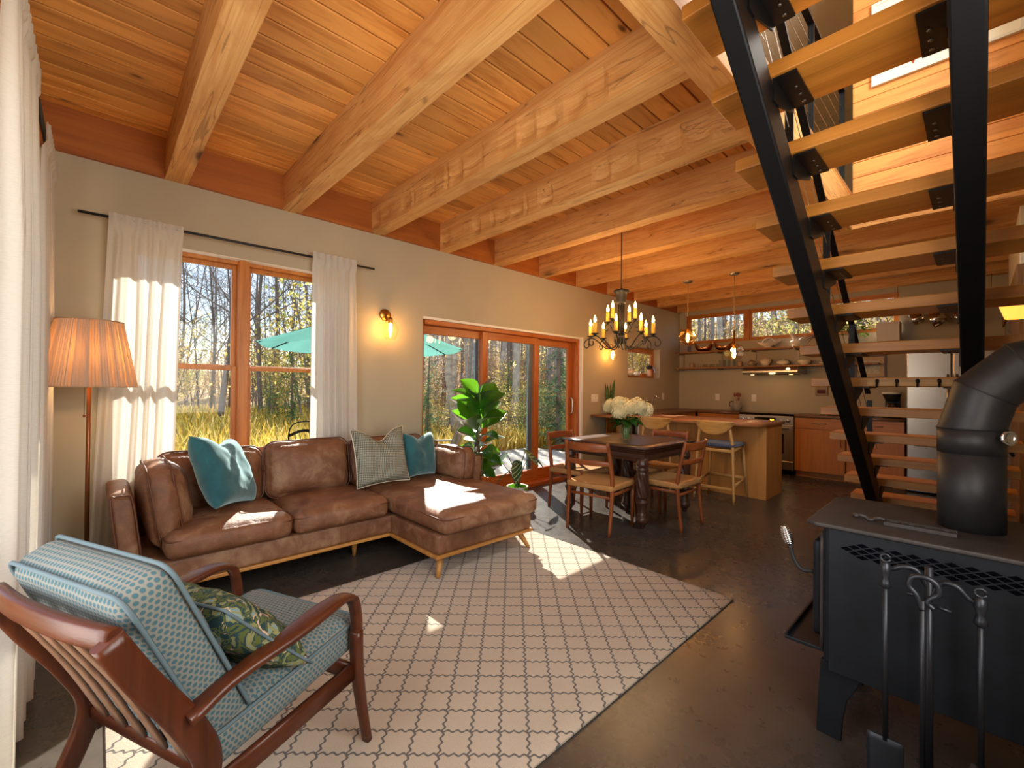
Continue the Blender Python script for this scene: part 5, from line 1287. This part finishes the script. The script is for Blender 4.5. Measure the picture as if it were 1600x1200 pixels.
def bend(a): return V3((PX + RB*(1-math.cos(a)), PY, ZE-RB + RB*math.sin(a)))
P = [bend(0), bend(.0)+V3((0,0,.06))] ; P = [bend(i*PI/6) for i in range(4)]
seq = [V3((PX, PY, ZE-RB-.01))] + [bend(PI/12+ i*PI/6) for i in range(3)] + [V3((PX+RB+.02, PY, ZE)), V3((.29, PY, ZE))]
mb = MB(); n = 40
# mitred gores: rings lie in the bend's joint planes
rings = []
def ringpts(c, a): 
    t = V3((math.sin(a), 0, math.cos(a))); u = V3((math.cos(a), 0, -math.sin(a))); return [c + (u*math.cos(2*PI*j/n) + V3((0,1,0))*math.sin(2*PI*j/n))*PR*1.012 for j in range(n)]
joints = [(bend(0), 0), (bend(PI/6), PI/6), (bend(PI/3), PI/3), (bend(PI/2), PI/2)]
for k in range(3):
    r0, r1 = ringpts(*joints[k]), ringpts(*joints[k+1]); mb.add(r0+r1, [(j, (j+1) % n, n+(j+1) % n, n+j) for j in range(n)], True)
r0, r1 = ringpts(*joints[3]), ringpts(V3((.296, PY, ZE)), PI/2); mb.add(r0+r1, [(j, (j+1) % n, n+(j+1) % n, n+j) for j in range(n)], True)
sp('elbow', mb, M_pipe_)
for (c, a) in joints[:4]:
    t = V3((math.sin(a), 0, math.cos(a))); u = V3((math.cos(a), 0, -math.sin(a)))
    sp('seam_band', MB().tube([c + (u*math.cos(2*PI*j/n) + V3((0,1,0))*math.sin(2*PI*j/n))*PR*1.018 for j in range(n)], .003, n=6, closed=True), M_pipe_)
sp('damper_knob', MB().tube([(PX+.07, PY-.07, 1.13), (PX+.10, PY-.10, 1.13)], .006, n=8).lathe([(0,0),(.028,.002),(.03,.008),(.022,.014),(.02,.006),(0,.006)], (PX+.095, PY-.095, 1.13), 20, M=Matrix.Rotation(PI/2, 4, 'Y') @ Matrix.Rotation(.8, 4, 'X')), M_chrome)
o = thing('iron_trivet', 'ornate black iron lifter lying on top of the wood stove', 'trivet', (-.19, 2.142, .8085))
mb = MB()
for i in range(4): mb.tube(arc((-.02+.045*i, 0), .022, 0, 2*PI*.98, 14, 'xy', .006), .0045, n=6)
obj('scroll_plate', mb.box(-.05, .14, -.03, -.022, .0, .012).box(-.05, .14, .022, .03, 0, .012), M_stop, o)
P = [(-.05-.08*t, .004*math.sin(t*20), .010+.006*math.sin(t*9)) for t in [i/12 for i in range(13)]]
obj('twisted_handle', MB().tube(P, .007, n=6).ell((-.135,0,.012), (.012,.012,.010), 10, 6), M_stop, o)
# fireplace tools
M_tool = plain('wrought_iron', '33353a', .4, .7)
TXc, TYc = -.104, 1.855
o = thing('fireplace_tool_stand', 'black wrought iron tool stand in front of the stove side', 'stand', (TXc, TYc, 0))
obj('pole', MB().tube([(0,0,.01),(0,0,.765)], .010, n=8), M_tool, o); obj('base', MB().lathe([(.11,0),(.11,.012),(.02,.02),(0,.02)]), M_tool, o)
obj('arm', MB().tube(spline([(0,0,0.697),(-0.027,-.005,0.7465),(-0.0585,-.01,0.751),(-0.0855,-.01,0.7375),(-0.1035,-.012,0.7465),(-0.108,-.012,0.76)], 6), [.008]*31, n=7), M_tool, o)
obj('arm', MB().tube(spline([(0,0,0.67),(0.027,-.005,0.724),(0.0585,-.01,0.7285),(0.0855,-.01,0.7015),(0.1035,-.012,0.697),(0.1125,-.012,0.7105)], 6), [.008]*31, n=7), M_tool, o)
obj('hook', MB().tube([(-0.0225,0,0.67),(-0.0495,-.02,0.6745)], .005, n=6), M_tool, o); obj('hook', MB().tube([(0.009,-.012,0.6565),(0.0495,-.02,0.652)], .005, n=6), M_tool, o)
def tool(name, label, x, y, ztop, zb, kind):
    o = thing(name, label, 'fireplace tool', (x, y, 0), 0, 'wrought iron fireplace tools')
    obj('shaft', MB().tube([(0,0,zb),(0,0,ztop-.07)], .0075, n=8), M_tool, o)
    if kind == 'loop': obj('loop_handle', MB().tube(spline([(0,0,ztop-.10),(-.012,0,ztop-.06),(-.03,0,ztop-.035),(-.022,0,ztop-.008),(.005,0,ztop),(.03,0,ztop-.012),(.036,0,ztop-.04),(.018,0,ztop-.06),(.012,0,ztop-.075),(.025,0,ztop-.088)], 6), .008, n=8), M_tool, o)
    else: obj('twist_handle', MB().lathe([(.0,ztop),(.012,ztop-.006),(.015,ztop-.03),(.009,ztop-.05),(.014,ztop-.065),(.016,ztop-.078),(.008,ztop-.085)], n=10).tube(arc((0, ztop+.01), .012, 0, 2*PI*.97, 10), .004, n=6), M_tool, o)
    if kind == 'brush': obj('brush_head', MB().lathe([(.02,zb+.02),(.045,zb-.12),(0,zb-.12)]), plain('bristle', '2a221a', .9), o)
    elif kind == 'shovel': obj('shovel_blade', MB().softbox((0,0,zb-.06), (.09,.012,.14), .005, n=4), M_tool, o)
    else: obj('poker_tip', MB().tube([(0,0,zb),(0,0,zb-.05),(.03,0,zb-.03)], [.0075,.006,.003], n=7), M_tool, o)
tool('hearth_brush', 'iron hearth brush hanging on the right arm of the tool stand', .004, TYc-.03, .722, .22, 'brush')
tool('hearth_shovel', 'iron hearth shovel hanging on the left arm of the tool stand', -.203, TYc-.03, .762, .20, 'shovel')
tool('poker', 'iron poker with open loop handle in the middle of the tool stand', TXc-.012, TYc-.045, .744, .16, 'loop')
# right wall lamp
o = thing('wall_lamp', 'yellow glass wall lamp glowing at the right edge of the picture', 'lamp', (.262, 4.15, 1.83))
M_yel = glow('yellow_shade', 'ffb84a', 1.1, 'e8b04a')
obj('glass_shade', MB().lathe([(.045, -.07), (.052, -.072), (.095, .07), (.09, .07)], (-.098, 0, 0), n=8, smooth=False), M_yel, o)
obj('arm', MB().tube([(0,0,-.02),(-.098,0,-.03),(-.098,0,.0)], .01, n=8), M_black, o)
# ------------------------------------------------------------------ house plants by the glass door
o = thing('fiddle_leaf_fig', 'tall fiddle-leaf fig with big glossy leaves behind the chaise end', 'plant', (-3.60, 2.93, 0))
M_fig = NT('fig_leaf', .28, 0, .5); f_ = M_fig.noise(M_fig.co(), 9, 3); M_fig.col(M_fig.ramp(f_, [(.35, C('1f4a16')), (.65, C('3f7a1e'))])); M_fig.b.inputs['Transmission Weight'].default_value = 0
def leafmat(name, hexd, hext, am=.45, gl=.2):
    m = trans(name, hexd, am, var=.25, vscale=8, thin=hext); t = m.node_tree; out = [n for n in t.nodes if n.type == 'OUTPUT_MATERIAL'][0]; src = out.inputs[0].links[0].from_socket
    g = t.nodes.new('ShaderNodeBsdfGlossy'); g.inputs['Roughness'].default_value = .3; fr = t.nodes.new('ShaderNodeFresnel'); mx = t.nodes.new('ShaderNodeMixShader'); fr.inputs[0].default_value = 1.4
    t.links.new(fr.outputs[0], mx.inputs[0]); t.links.new(src, mx.inputs[1]); t.links.new(g.outputs[0], mx.inputs[2]); t.links.new(mx.outputs[0], out.inputs[0]); return m
M_fig = leafmat('fig_leaf', '2c5c1c', '74b828', .5)
M_bark = plain('fig_bark', '5a4a38', .8)
obj('pot', MB().lathe([(.11,0),(.15,.05),(.165,.25),(.165,.28),(.15,.27),(.14,.22),(0,.22)]), plain('basket_pot', '8a7050', .8, var=.3, vscale=50), o)
obj('trunk', MB().tube(spline([(0,0,.2),(.02,.01,.5),(-.02,-.01,.8),(.0,.0,1.10)], 6), [.013]*19, n=8), M_bark, o)
rf = random.Random(8)
for i in range(42):
    t = i/41; z = .38 + .78*t; a = i*2.4 + rf.uniform(-.3,.3); el = .15 + .9*t**1.3 + rf.uniform(-.25,.25); L = rf.uniform(.26,.36)*(1-.2*t)
    mb = MB(); d = V3((math.cos(a)*math.cos(el), math.sin(a)*math.cos(el), math.sin(el))); b = V3((0,0,z)) + d*.05
    if z < .8: L *= .72
    if b.x + d.x*L < -.37: L = max(.12, (-.37-b.x)/d.x) if d.x < 0 else L
    mb.tube([(0,0,z-.02), b], .004, n=5)
    leaf(mb, b, d, L, L*.80, rf.uniform(.2,.6), V3((rf.uniform(-.8,.8), rf.uniform(-.8,.8), .6)), .25, 8, 1.25); obj('leaf', mb, M_fig, o)
o = thing('alocasia', 'dark arrow-leaf alocasia with pale veins in a white pot by the glass door', 'plant', (-3.53, 3.43, 0))
obj('pot', MB().lathe([(.08,0),(.10,.02),(.115,.20),(.12,.21),(.11,.205),(.10,.17),(0,.17)], n=28), plain('speckled_pot', 'cfc6b4', .6, var=.08, vscale=120), o)
def alo():
    m = NT('alocasia_leaf', .35, 0, .5); co = m.co(); w = m.n('ShaderNodeTexWave'); w.inputs['Scale'].default_value = 9; w.inputs['Distortion'].default_value = 2; m.l(co, w.inputs['Vector'])
    m.col(m.mix(m.ramp(w.outputs['Fac'], [(.9, (0,0,0)), (.97, (1,1,1))]), C('1f3a22'), C('8fae7a'))); return m.m
M_alo = alo()
for i, (a, el, h) in enumerate(((.3,.1,.62),(1.2,-.3,.56),(-.8,-.5,.50),(2.4,.1,.48),(-1.7,-.3,.60),(3.4,-.2,.46),(-2.6,-.4,.38))):
    r_ = .10 + .06*(i % 3); top = V3((math.cos(a)*r_, math.sin(a)*r_, h)); mb = MB()
    mb.tube(spline([(0,0,.16),(top.x*.4,top.y*.4,h*.7),top], 5), .0045, n=6); leaf(mb, top-V3((math.cos(a),math.sin(a),0))*.03, (math.cos(a), math.sin(a), -.75), .26, .12, .1, cup=.1, n=9); obj('leaf', mb, M_alo, o)
for i in range(4):
    mb = MB(); a = i*1.7; leaf(mb, (0,0,.2), (math.cos(a), math.sin(a), .25), .15, .10, .4); obj('leaf', mb, M_leafb, o, label='bright lime leaf')
o = single('clay_bowl', MB().lathe([(.06,0),(.10,.05),(.11,.10),(.10,.10),(.085,.05),(0,.03)]), plain('dark_clay', '4a3526', .7), 'small dark clay pot between the fig and the white alocasia pot', 'pot'); o.location = (-3.42, 3.06, .0)

# ------------------------------------------------------------------ outside
GZ = -.28
def ground_mat():
    m = NT('meadow_ground', .95, 0, .1); co = m.co(); a = m.noise(co, .6, 6); b = m.noise(co, 9, 5, .7); f = m.math('ADD', m.math('MULTIPLY', a, .5), m.math('MULTIPLY', b, .5))
    m.col(m.ramp(f, [(.35, C('7a6a54')), (.5, C('a8926c')), (.62, C('bda680')), (.7, C('8d7d62'))])); m.bump(b, .8, .05); return m.m
def sstep(a, b, x): t = max(0, min(1, (x-a)/(b-a))); return t*t*(3-2*t)
def TZ(x, y):
    d = math.hypot(x, y); a = math.degrees(math.atan2(-x, y)); h = 9.5*(1-sstep(58, 72, a)) + 3.2*sstep(58, 72, a)
    return GZ + h*sstep(17, 62, d)*(1 + .12*noise.noise(V3((x*.06, y*.06, 0))))
mb = MB()
def gfn(u, v):
    a = math.radians(-40+200*u); d = 1.5 + 88*v**1.7; x, y = -d*math.sin(a), d*math.cos(a); return V3((x, y, TZ(x, y)))
struct('ground', mb.grid(gfn, 60, 60).box(-20, 14, -20, 20, GZ-.2, GZ-.002), ground_mat())
struct('patio', MB().softbox((-5.70, 3.2, -.12), (2.9, 8.4, .1), .01, n=3), plain('pale_patio', 'cfc8bc', .8, var=.06, vscale=3))
rg_ = random.Random(21); mb = MB()
for i in range(420):
    x, y = rg_.uniform(-7.75, -7.15), rg_.uniform(.5, 8.5); r_ = rg_.uniform(.025,.06); mb.ell((x, y, GZ+.03+r_*.5), (r_*1.2, r_, r_*.7), 6, 4)
single('gravel_edge', mb, plain('gravel', '9a9186', .9, var=.3, vscale=9), 'strip of grey gravel along the patio edge beyond the glass door', 'gravel', kind='stuff')
# umbrella
UX, UY, UR, U0, U1 = -6.3, 2.93, 1.46, 1.87, 2.46
um = thing('patio_umbrella', 'teal patio umbrella outside, between the sofa window and the glass door', 'umbrella', (UX, UY, -.07))
M_um = trans('teal_canvas', '74b6ae', .4)
mb = MB(); zz = lambda r: (U1 - (U1-U0)*(r/UR)**.9) + .07
vs = []; fs = []; NR = 8
for i in range(NR+1):
    r = UR*i/NR
    for k in range(32):
        a = 2*PI*k/32; q = (k % 4)/4; sag = math.sin(PI*q); rr = r*(1-.09*sag*(r/UR))
        vs.append((rr*math.cos(a+PI/2), rr*math.sin(a+PI/2), zz(r) - .05*sag*(r/UR)**2*(1-(r/UR)*.3)))
for i in range(NR):
    for k in range(32): w = (k+1) % 32; fs.append((i*32+k, (i+1)*32+k, (i+1)*32+w, i*32+w))
mb.add(vs, fs, True); obj('canopy', mb, M_um, um)
for k in range(8):
    a = PI/2+2*PI*k/8; obj('rib', MB().tube([(.02*math.cos(a), .02*math.sin(a), U1+.04), (UR*.98*math.cos(a), UR*.98*math.sin(a), U0+.06)], .009, n=6), M_blackm, um)
obj('pole', MB().tube([(0,0,0),(0,0,U1+.10)], .022, n=10), M_blackm, um); obj('base', MB().lathe([(.26,0),(.27,.04),(.05,.07),(.04,.2),(0,.2)]), M_blackm, um); obj('finial', MB().ell((0,0,U1+.13), (.03,.03,.05)), M_blackm, um)
# adirondack chair + metal chair
M_gw = wood('weathered_grey', '9a968e', '6c6861', 2, .8, 1)
o = thing('adirondack_chair', 'weathered grey slatted patio chair outside the glass door left panel', 'chair', (-5.55, 3.58, -.07), math.radians(150))
for i in range(5):
    x = -.22+.11*i; obj('back_slat', MB().tube([(x*.8, -.25, .28), (x, -.52, .95-.06*abs(i-2))], [(.045,.01)]*2, sec=RR), M_gw, o)
for i in range(5): obj('seat_slat', MB().tube([(-.26, -.2+.11*i, .30+.025*i), (.26, -.2+.11*i, .30+.025*i)], [(.01,.045)]*2, sec=RR), M_gw, o)
for s in (-1, 1):
    obj('armrest', MB().box(s*.34-.05, s*.34+.05, -.35, .32, .53, .55), M_gw, o); obj('leg', MB().box(s*.30-.02, s*.30+.02, .22, .30, 0, .53), M_gw, o); obj('leg', MB().tube([(s*.29, .3, .38), (s*.27, -.45, .0)], [(.015,.045)]*2, sec=RR), M_gw, o)
o = thing('metal_patio_chair', 'black metal patio chair with hooped back outside the sofa window', 'chair', (-5.2, 1.88, -.07), math.radians(-75))
obj('back_frame', MB().tube(spline([(-.22,-.2,.42),(-.21,-.28,.78),(-.12,-.31,.93),(.12,-.31,.93),(.21,-.28,.78),(.22,-.2,.42)], 6), .008, n=8), M_black, o)
obj('back_band', MB().tube(spline([(-.20,-.285,.80),(0,-.32,.84),(.20,-.285,.80)], 6), [(.004,.018)]*13, sec=RR), M_black, o)
obj('seat', MB().softbox((0,.02,.42), (.46,.44,.02), .009, n=5), M_black, o)
for x, y in ((-.21,-.2),(.21,-.2),(-.21,.22),(.21,.22)): obj('leg', MB().tube([(x,y,.42),(x*1.1,y*1.1,0)], .011, n=7), M_black, o)
for i in range(5): obj('back_wire', MB().tube([(-.12+.06*i,-.21,.43),(-.12+.06*i,-.30,.82)], .004, n=5), M_black, o)
# meadow grass
rg_ = random.Random(5); mb = MB()
for i in range(26000):
    while True:
        x, y = -7.3-18*rg_.random()**1.6, rg_.uniform(-7, 13)
        a = math.degrees(math.atan2(-x, y))
        if 36 < a < 105 and math.hypot(x, y) < (24 if a > 62 else 12.5): break
    h = rg_.uniform(.25, .85)*(1.0 if a > 62 else .8); dx, dy = rg_.gauss(0,.14), rg_.gauss(0,.14); w = .012 + .0016*math.hypot(x, y); t = rg_.uniform(0, 6.28); wx, wy = w*math.cos(t), w*math.sin(t)
    mb.m = min(2, int(rg_.random()*3))
    mb.add([(x-wx,y-wy,GZ),(x+wx,y+wy,GZ),(x+dx*.5+wx*.6,y+dy*.5+wy*.6,GZ+h*.65),(x+dx*.5-wx*.6,y+dy*.5-wy*.6,GZ+h*.65),(x+dx*1.2,y+dy*1.2,GZ+h)], [(0,1,2,3),(3,2,4)], False)
single('meadow_grass', mb, [trans('grass_gold', 'ddb850', .55), trans('grass_straw', 'e6cd84', .55), trans('grass_olive', 'b5ac52', .55)], 'tall golden autumn meadow grass beyond the windows', 'grass', kind='stuff')

def tube3(mb, p, q, r0, r1, n=3):
    mb.tube([p, q], [r0, r1], n=n, caps=False, smooth=True)
def grow(mb, p, d, L, r, lev, rr, up, segs=3):
    pts = [V3(p)]; dd = V3(d).normalized()
    for i in range(segs):
        dd = (dd + V3((rr.gauss(0,.16), rr.gauss(0,.16), rr.gauss(0,.10)+up))).normalized(); pts.append(pts[-1] + dd*L/segs)
    R = [r*(1-.62*i/segs) for i in range(segs+1)]; mb.tube(pts, R, n=5 if lev > 2 else 3, caps=False)
    if lev <= 0: return
    k = [0, 4, 5, 5, 6][lev]
    for i in range(k):
        t = .25 + .75*(i+rr.random())/k; j = min(segs-1, int(t*segs)); b = pts[j].lerp(pts[j+1], t*segs-j); ax = V3((rr.gauss(0,1), rr.gauss(0,1), rr.gauss(0,.5))).normalized()
        nd = (dd*.75 + ax*.85); grow(mb, b, nd, L*rr.uniform(.42,.66), r*.45, lev-1, rr, up*.8)
def bare_tree(seed, H, r):
    rr = random.Random(seed); mb = MB(); pts = [V3((0,0,0))]; d = V3((0,0,1)); N = 9
    for i in range(N): d = (d + V3((rr.gauss(0,.05), rr.gauss(0,.05), .1))).normalized(); pts.append(pts[-1]+d*H/N)
    mb.tube(pts, [r*(1-.85*i/N) for i in range(N+1)], n=9, caps=False)
    for i in range(17):
        t = .22+.76*i/17; j = min(N-1, int(t*N)); b = pts[j].lerp(pts[j+1], t*N-j); a = i*2.4; grow(mb, b, (math.cos(a), math.sin(a), .75), H*(.34-.2*t), r*.42*(1-.7*t), 3, rr, .06)
    return mb
def pole_tree(seed, H, r):
    rr = random.Random(seed); mb = MB(); pts = [V3((0,0,0))]; N = 8
    for i in range(N): pts.append(pts[-1]+V3((rr.gauss(0,.05), rr.gauss(0,.05), H/N)))
    mb.tube(pts, [r*(1-.5*i/N) for i in range(N+1)], n=9, caps=False)
    for i in range(22):
        t = .25+.7*rr.random(); j = min(N-1, int(t*N)); b = pts[j].lerp(pts[j+1], t*N-j); a = rr.uniform(0,6.28); grow(mb, b, (math.cos(a), math.sin(a), .3), rr.uniform(.5,1.6), r*.16, 1, rr, .03)
    return mb
def leafy(seed, H, nl, spread, ls):
    rr = random.Random(seed); mb = MB(); tips = []
    for i in range(5):
        a = i*1.3+rr.random(); p = V3((rr.gauss(0,.12), rr.gauss(0,.12), 0)); q = V3((math.cos(a)*spread*.6, math.sin(a)*spread*.6, H*rr.uniform(.7,1))); m_ = p.lerp(q,.5)+V3((0,0,.2)); mb.tube([p,m_,q], [.022,.014,.005], n=4, caps=False)
        for k in range(6):
            t = rr.uniform(.25,1); b = p.lerp(q,t); e = b+V3((rr.gauss(0,.35)*spread, rr.gauss(0,.35)*spread, rr.uniform(.1,.5))); tube3(mb, b, e, .008, .003); tips.append((b,e))
    mb.m = 1
    for i in range(nl):
        b,e = rr.choice(tips); p = b.lerp(e, rr.uniform(.1,1.15)) + V3((rr.gauss(0,.14*spread), rr.gauss(0,.14*spread), rr.gauss(0,.16))); u = V3((rr.gauss(0,1),rr.gauss(0,1),rr.gauss(0,1))).normalized(); w = u.orthogonal().normalized(); s = ls*rr.uniform(.6,1.3)
        mb.add([p-u*s, p+w*s*.6, p+u*s, p-w*s*.6], [(0,1,2,3)], False)
    return mb
def conifer(seed, H, R):
    rr = random.Random(seed); mb = MB(); mb.tube([(0,0,0),(0,0,H)], [H*.02,.01], n=6, caps=False); mb.m = 1; lv = int(H*5)
    for i in range(lv):
        t = i/lv; z = H*(.08+.9*t); L0 = R*(1-t)**.85+.08
        for k in range(int(9-4*t)):
            a = rr.uniform(0,6.28); L = L0*rr.uniform(.7,1.1); d = V3((math.cos(a), math.sin(a), 0)); side = V3((-d.y, d.x, 0))
            for s in range(max(3,int(L*16))):
                f = (s+rr.random())/max(3,int(L*16)); c = V3((0,0,z)) + d*L*f + V3((0,0,-.25*L*f*f+.05*rr.gauss(0,1))); w = .05+.11*L*(1-f*.6)
                e = c + d*w*.9 + side*rr.gauss(0,1)*w + V3((0,0,-.05)); mb.add([c, c+d*w*.5+side*.03, e, c+d*w*.4-side*.03], [(0,1,2,3)], False)
    return mb
M_tr = plain('tree_bark_grey', 'a49c96', .9, var=.25, vscale=5); M_tr2 = plain('tree_bark_brown', '83766e', .9, var=.25, vscale=5); M_tr3 = plain('tree_bark_pale', 'c4bcb2', .9, var=.4, vscale=4); M_twig = plain('twig', '8d7f78', .9)
LM = [trans('leaf_yellow', 'ead283', .6, .25, 3), trans('leaf_gold', 'dcb46a', .6, .25, 3), trans('leaf_rust', 'c6ab99', .55, .25, 3), trans('leaf_green', 'a8b066', .6, .25, 3)]
M_con = trans('conifer_green', '6c8c50', .35, .3, 4); M_con2 = trans('conifer_blue', '779a72', .35, .3, 4)
def proto(name, mb, mats): return mesh(mb, name, mats)
PR_bare = [proto('bare_tree', bare_tree(s, H, r), M_tr2) for s, H, r in ((1, 13, .085), (2, 15, .10), (3, 11, .07))]
PR_pole = [proto('tree_trunk', pole_tree(s, 15, r), m) for s, r, m in ((4, .075, M_tr), (5, .115, M_tr3), (6, .055, M_tr2), (7, .08, M_tr))]
PR_leaf = [proto('leafy_sapling', leafy(8+i, 3.2, 1100, 1.1, .038), [M_twig, LM[i]]) for i in range(4)]
PR_con = [proto('young_conifer', conifer(12, 3.4, 1.15), [M_tr2, M_con]), proto('young_conifer', conifer(13, 4.6, 1.3), [M_tr2, M_con2])]
rt = random.Random(77)
def put(me, name, ang, dist, label, cat, group, sc=1.0, z=None):
    a = math.radians(ang); o = bpy.data.objects.new(name, me); COL.objects.link(o)
    x, y = -dist*math.sin(a), dist*math.cos(a); dx = -4.04-x; hy = y - .601*dx; H = {'bare_tree': 15, 'tree_trunk': 15, 'leafy_sapling': 3.4, 'young_conifer': 4.5}[name]*sc; sz = sc
    if -.3 < hy < 5.6 and H + TZ(x, y) > .78*dx: sz = sc*max(.15, (.78*dx - TZ(x, y))/H)
    o.location = (x, y, TZ(x, y) - .03); o.rotation_euler = (rt.gauss(0,.015), rt.gauss(0,.015), rt.uniform(0,6.28)); o.scale = (sc, sc, sz)
    tag(o, label, cat, group); return o
# seen through the sofa window
put(PR_bare[1], 'bare_tree', 80.3, 17.5, 'large bare forked tree seen in the left sash of the sofa window', 'tree', None, 1.0)
put(PR_bare[0], 'bare_tree', 76.2, 19, 'bare tree beside the centre mullion of the sofa window', 'tree', None, 1.0)
for i in range(20): put(PR_bare[i % 3], 'bare_tree', rt.uniform(69, 90), rt.uniform(22, 36), 'bare autumn tree at the meadow edge beyond the sofa window', 'tree', 'bare trees beyond the sofa window', rt.uniform(.6,1.0))
for i in range(60): put(PR_pole[rt.choice((0,2,3))], 'tree_trunk', rt.uniform(68, 90), rt.uniform(24, 42), 'thin dark tree trunk in the woods beyond the sofa window', 'tree', 'woodland trunks beyond the sofa window', rt.uniform(.45,.8))
for i in range(46): put(PR_leaf[rt.choice((0,1,2,2,1,3))], 'leafy_sapling', rt.uniform(67, 92), rt.uniform(19.5, 34), 'autumn-coloured sapling at the wood edge beyond the sofa window', 'sapling', 'autumn saplings beyond the sofa window', rt.uniform(.8,1.5))
put(PR_leaf[0], 'leafy_sapling', 71.6, 18, 'tall yellow-leaved young tree behind the umbrella in the sofa window', 'tree', None, 2.0)
put(PR_leaf[3], 'leafy_sapling', 70.0, 19.5, 'tall pale green tree at the right edge of the sofa window', 'tree', None, 2.6)
put(PR_con[0], 'young_conifer', 73.2, 14.5, 'small round evergreen in the meadow, right sash of the sofa window', 'tree', None, .85)
put(PR_con[1], 'young_conifer', 75.4, 17, 'low bluish evergreen left of the round evergreen in the meadow', 'tree', None, .45)
# through the glass door
for (a, d, p, s, lb) in ((55.3, 13, 1, .9, 'pale mottled trunk in the left panel of the glass door'), (53.6, 12.5, 1, 1.05, 'thicker pale trunk in the left panel of the glass door, near its right edge'), (52.3, 15, 0, 1.0, 'ivy-dark grey trunk at the right edge of the left door panel'), (46.4, 13, 1, 1.0, 'pale spotted trunk in the middle panel of the glass door'), (44.6, 17, 0, .9, 'grey trunk right of the spotted trunk in the middle door panel')):
    put(PR_pole[p], 'tree_trunk', a, d, lb, 'tree', None, s)
for i in range(150): put(PR_pole[rt.choice((0,1,2,3,0,2,1))], 'tree_trunk', rt.uniform(34, 61), rt.uniform(15.5, 42), 'straight bare trunk in the dense woods beyond the glass door', 'tree', 'woodland trunks beyond the glass door', rt.uniform(.6,1.0))
for i in range(60): put(PR_leaf[rt.choice((2,2,1,0))], 'leafy_sapling', rt.uniform(34, 61), rt.uniform(14, 34), 'rust-leaved sapling among the trunks beyond the glass door', 'sapling', 'rusty saplings beyond the glass door', rt.uniform(.7,1.15))
for i in range(12): put(PR_leaf[rt.choice((3,0,3))], 'leafy_sapling', rt.uniform(37, 60), rt.uniform(10.5, 13.5), 'yellow-green bush at the patio edge beyond the glass door', 'bush', 'yellow-green bushes beyond the glass door', rt.uniform(.4,.6))
put(PR_con[1], 'young_conifer', 57.6, 11.5, 'bluish evergreen at the left edge of the glass door', 'tree', None, .62)
put(PR_con[1], 'young_conifer', 40.6, 11.0, 'tall open evergreen filling the right panel of the glass door', 'tree', None, 1.0)
put(PR_con[0], 'young_conifer', 47.2, 13.5, 'round evergreen in the middle panel of the glass door', 'tree', None, .75)
# kitchen windows
for i in range(80): put(PR_pole[rt.choice((0,1,2,3))], 'tree_trunk', rt.uniform(2, 33), rt.uniform(17, 34), 'straight trunk in the woods behind the kitchen windows', 'tree', 'woodland trunks behind the kitchen', rt.uniform(.7,1.0))
for i in range(34): put(PR_leaf[rt.choice((0,0,1,3,2))], 'leafy_sapling', rt.uniform(2, 33), rt.uniform(15, 26), 'yellow-leaved young tree in the woods behind the kitchen windows', 'tree', 'yellow trees behind the kitchen', rt.uniform(1.3,2.0))
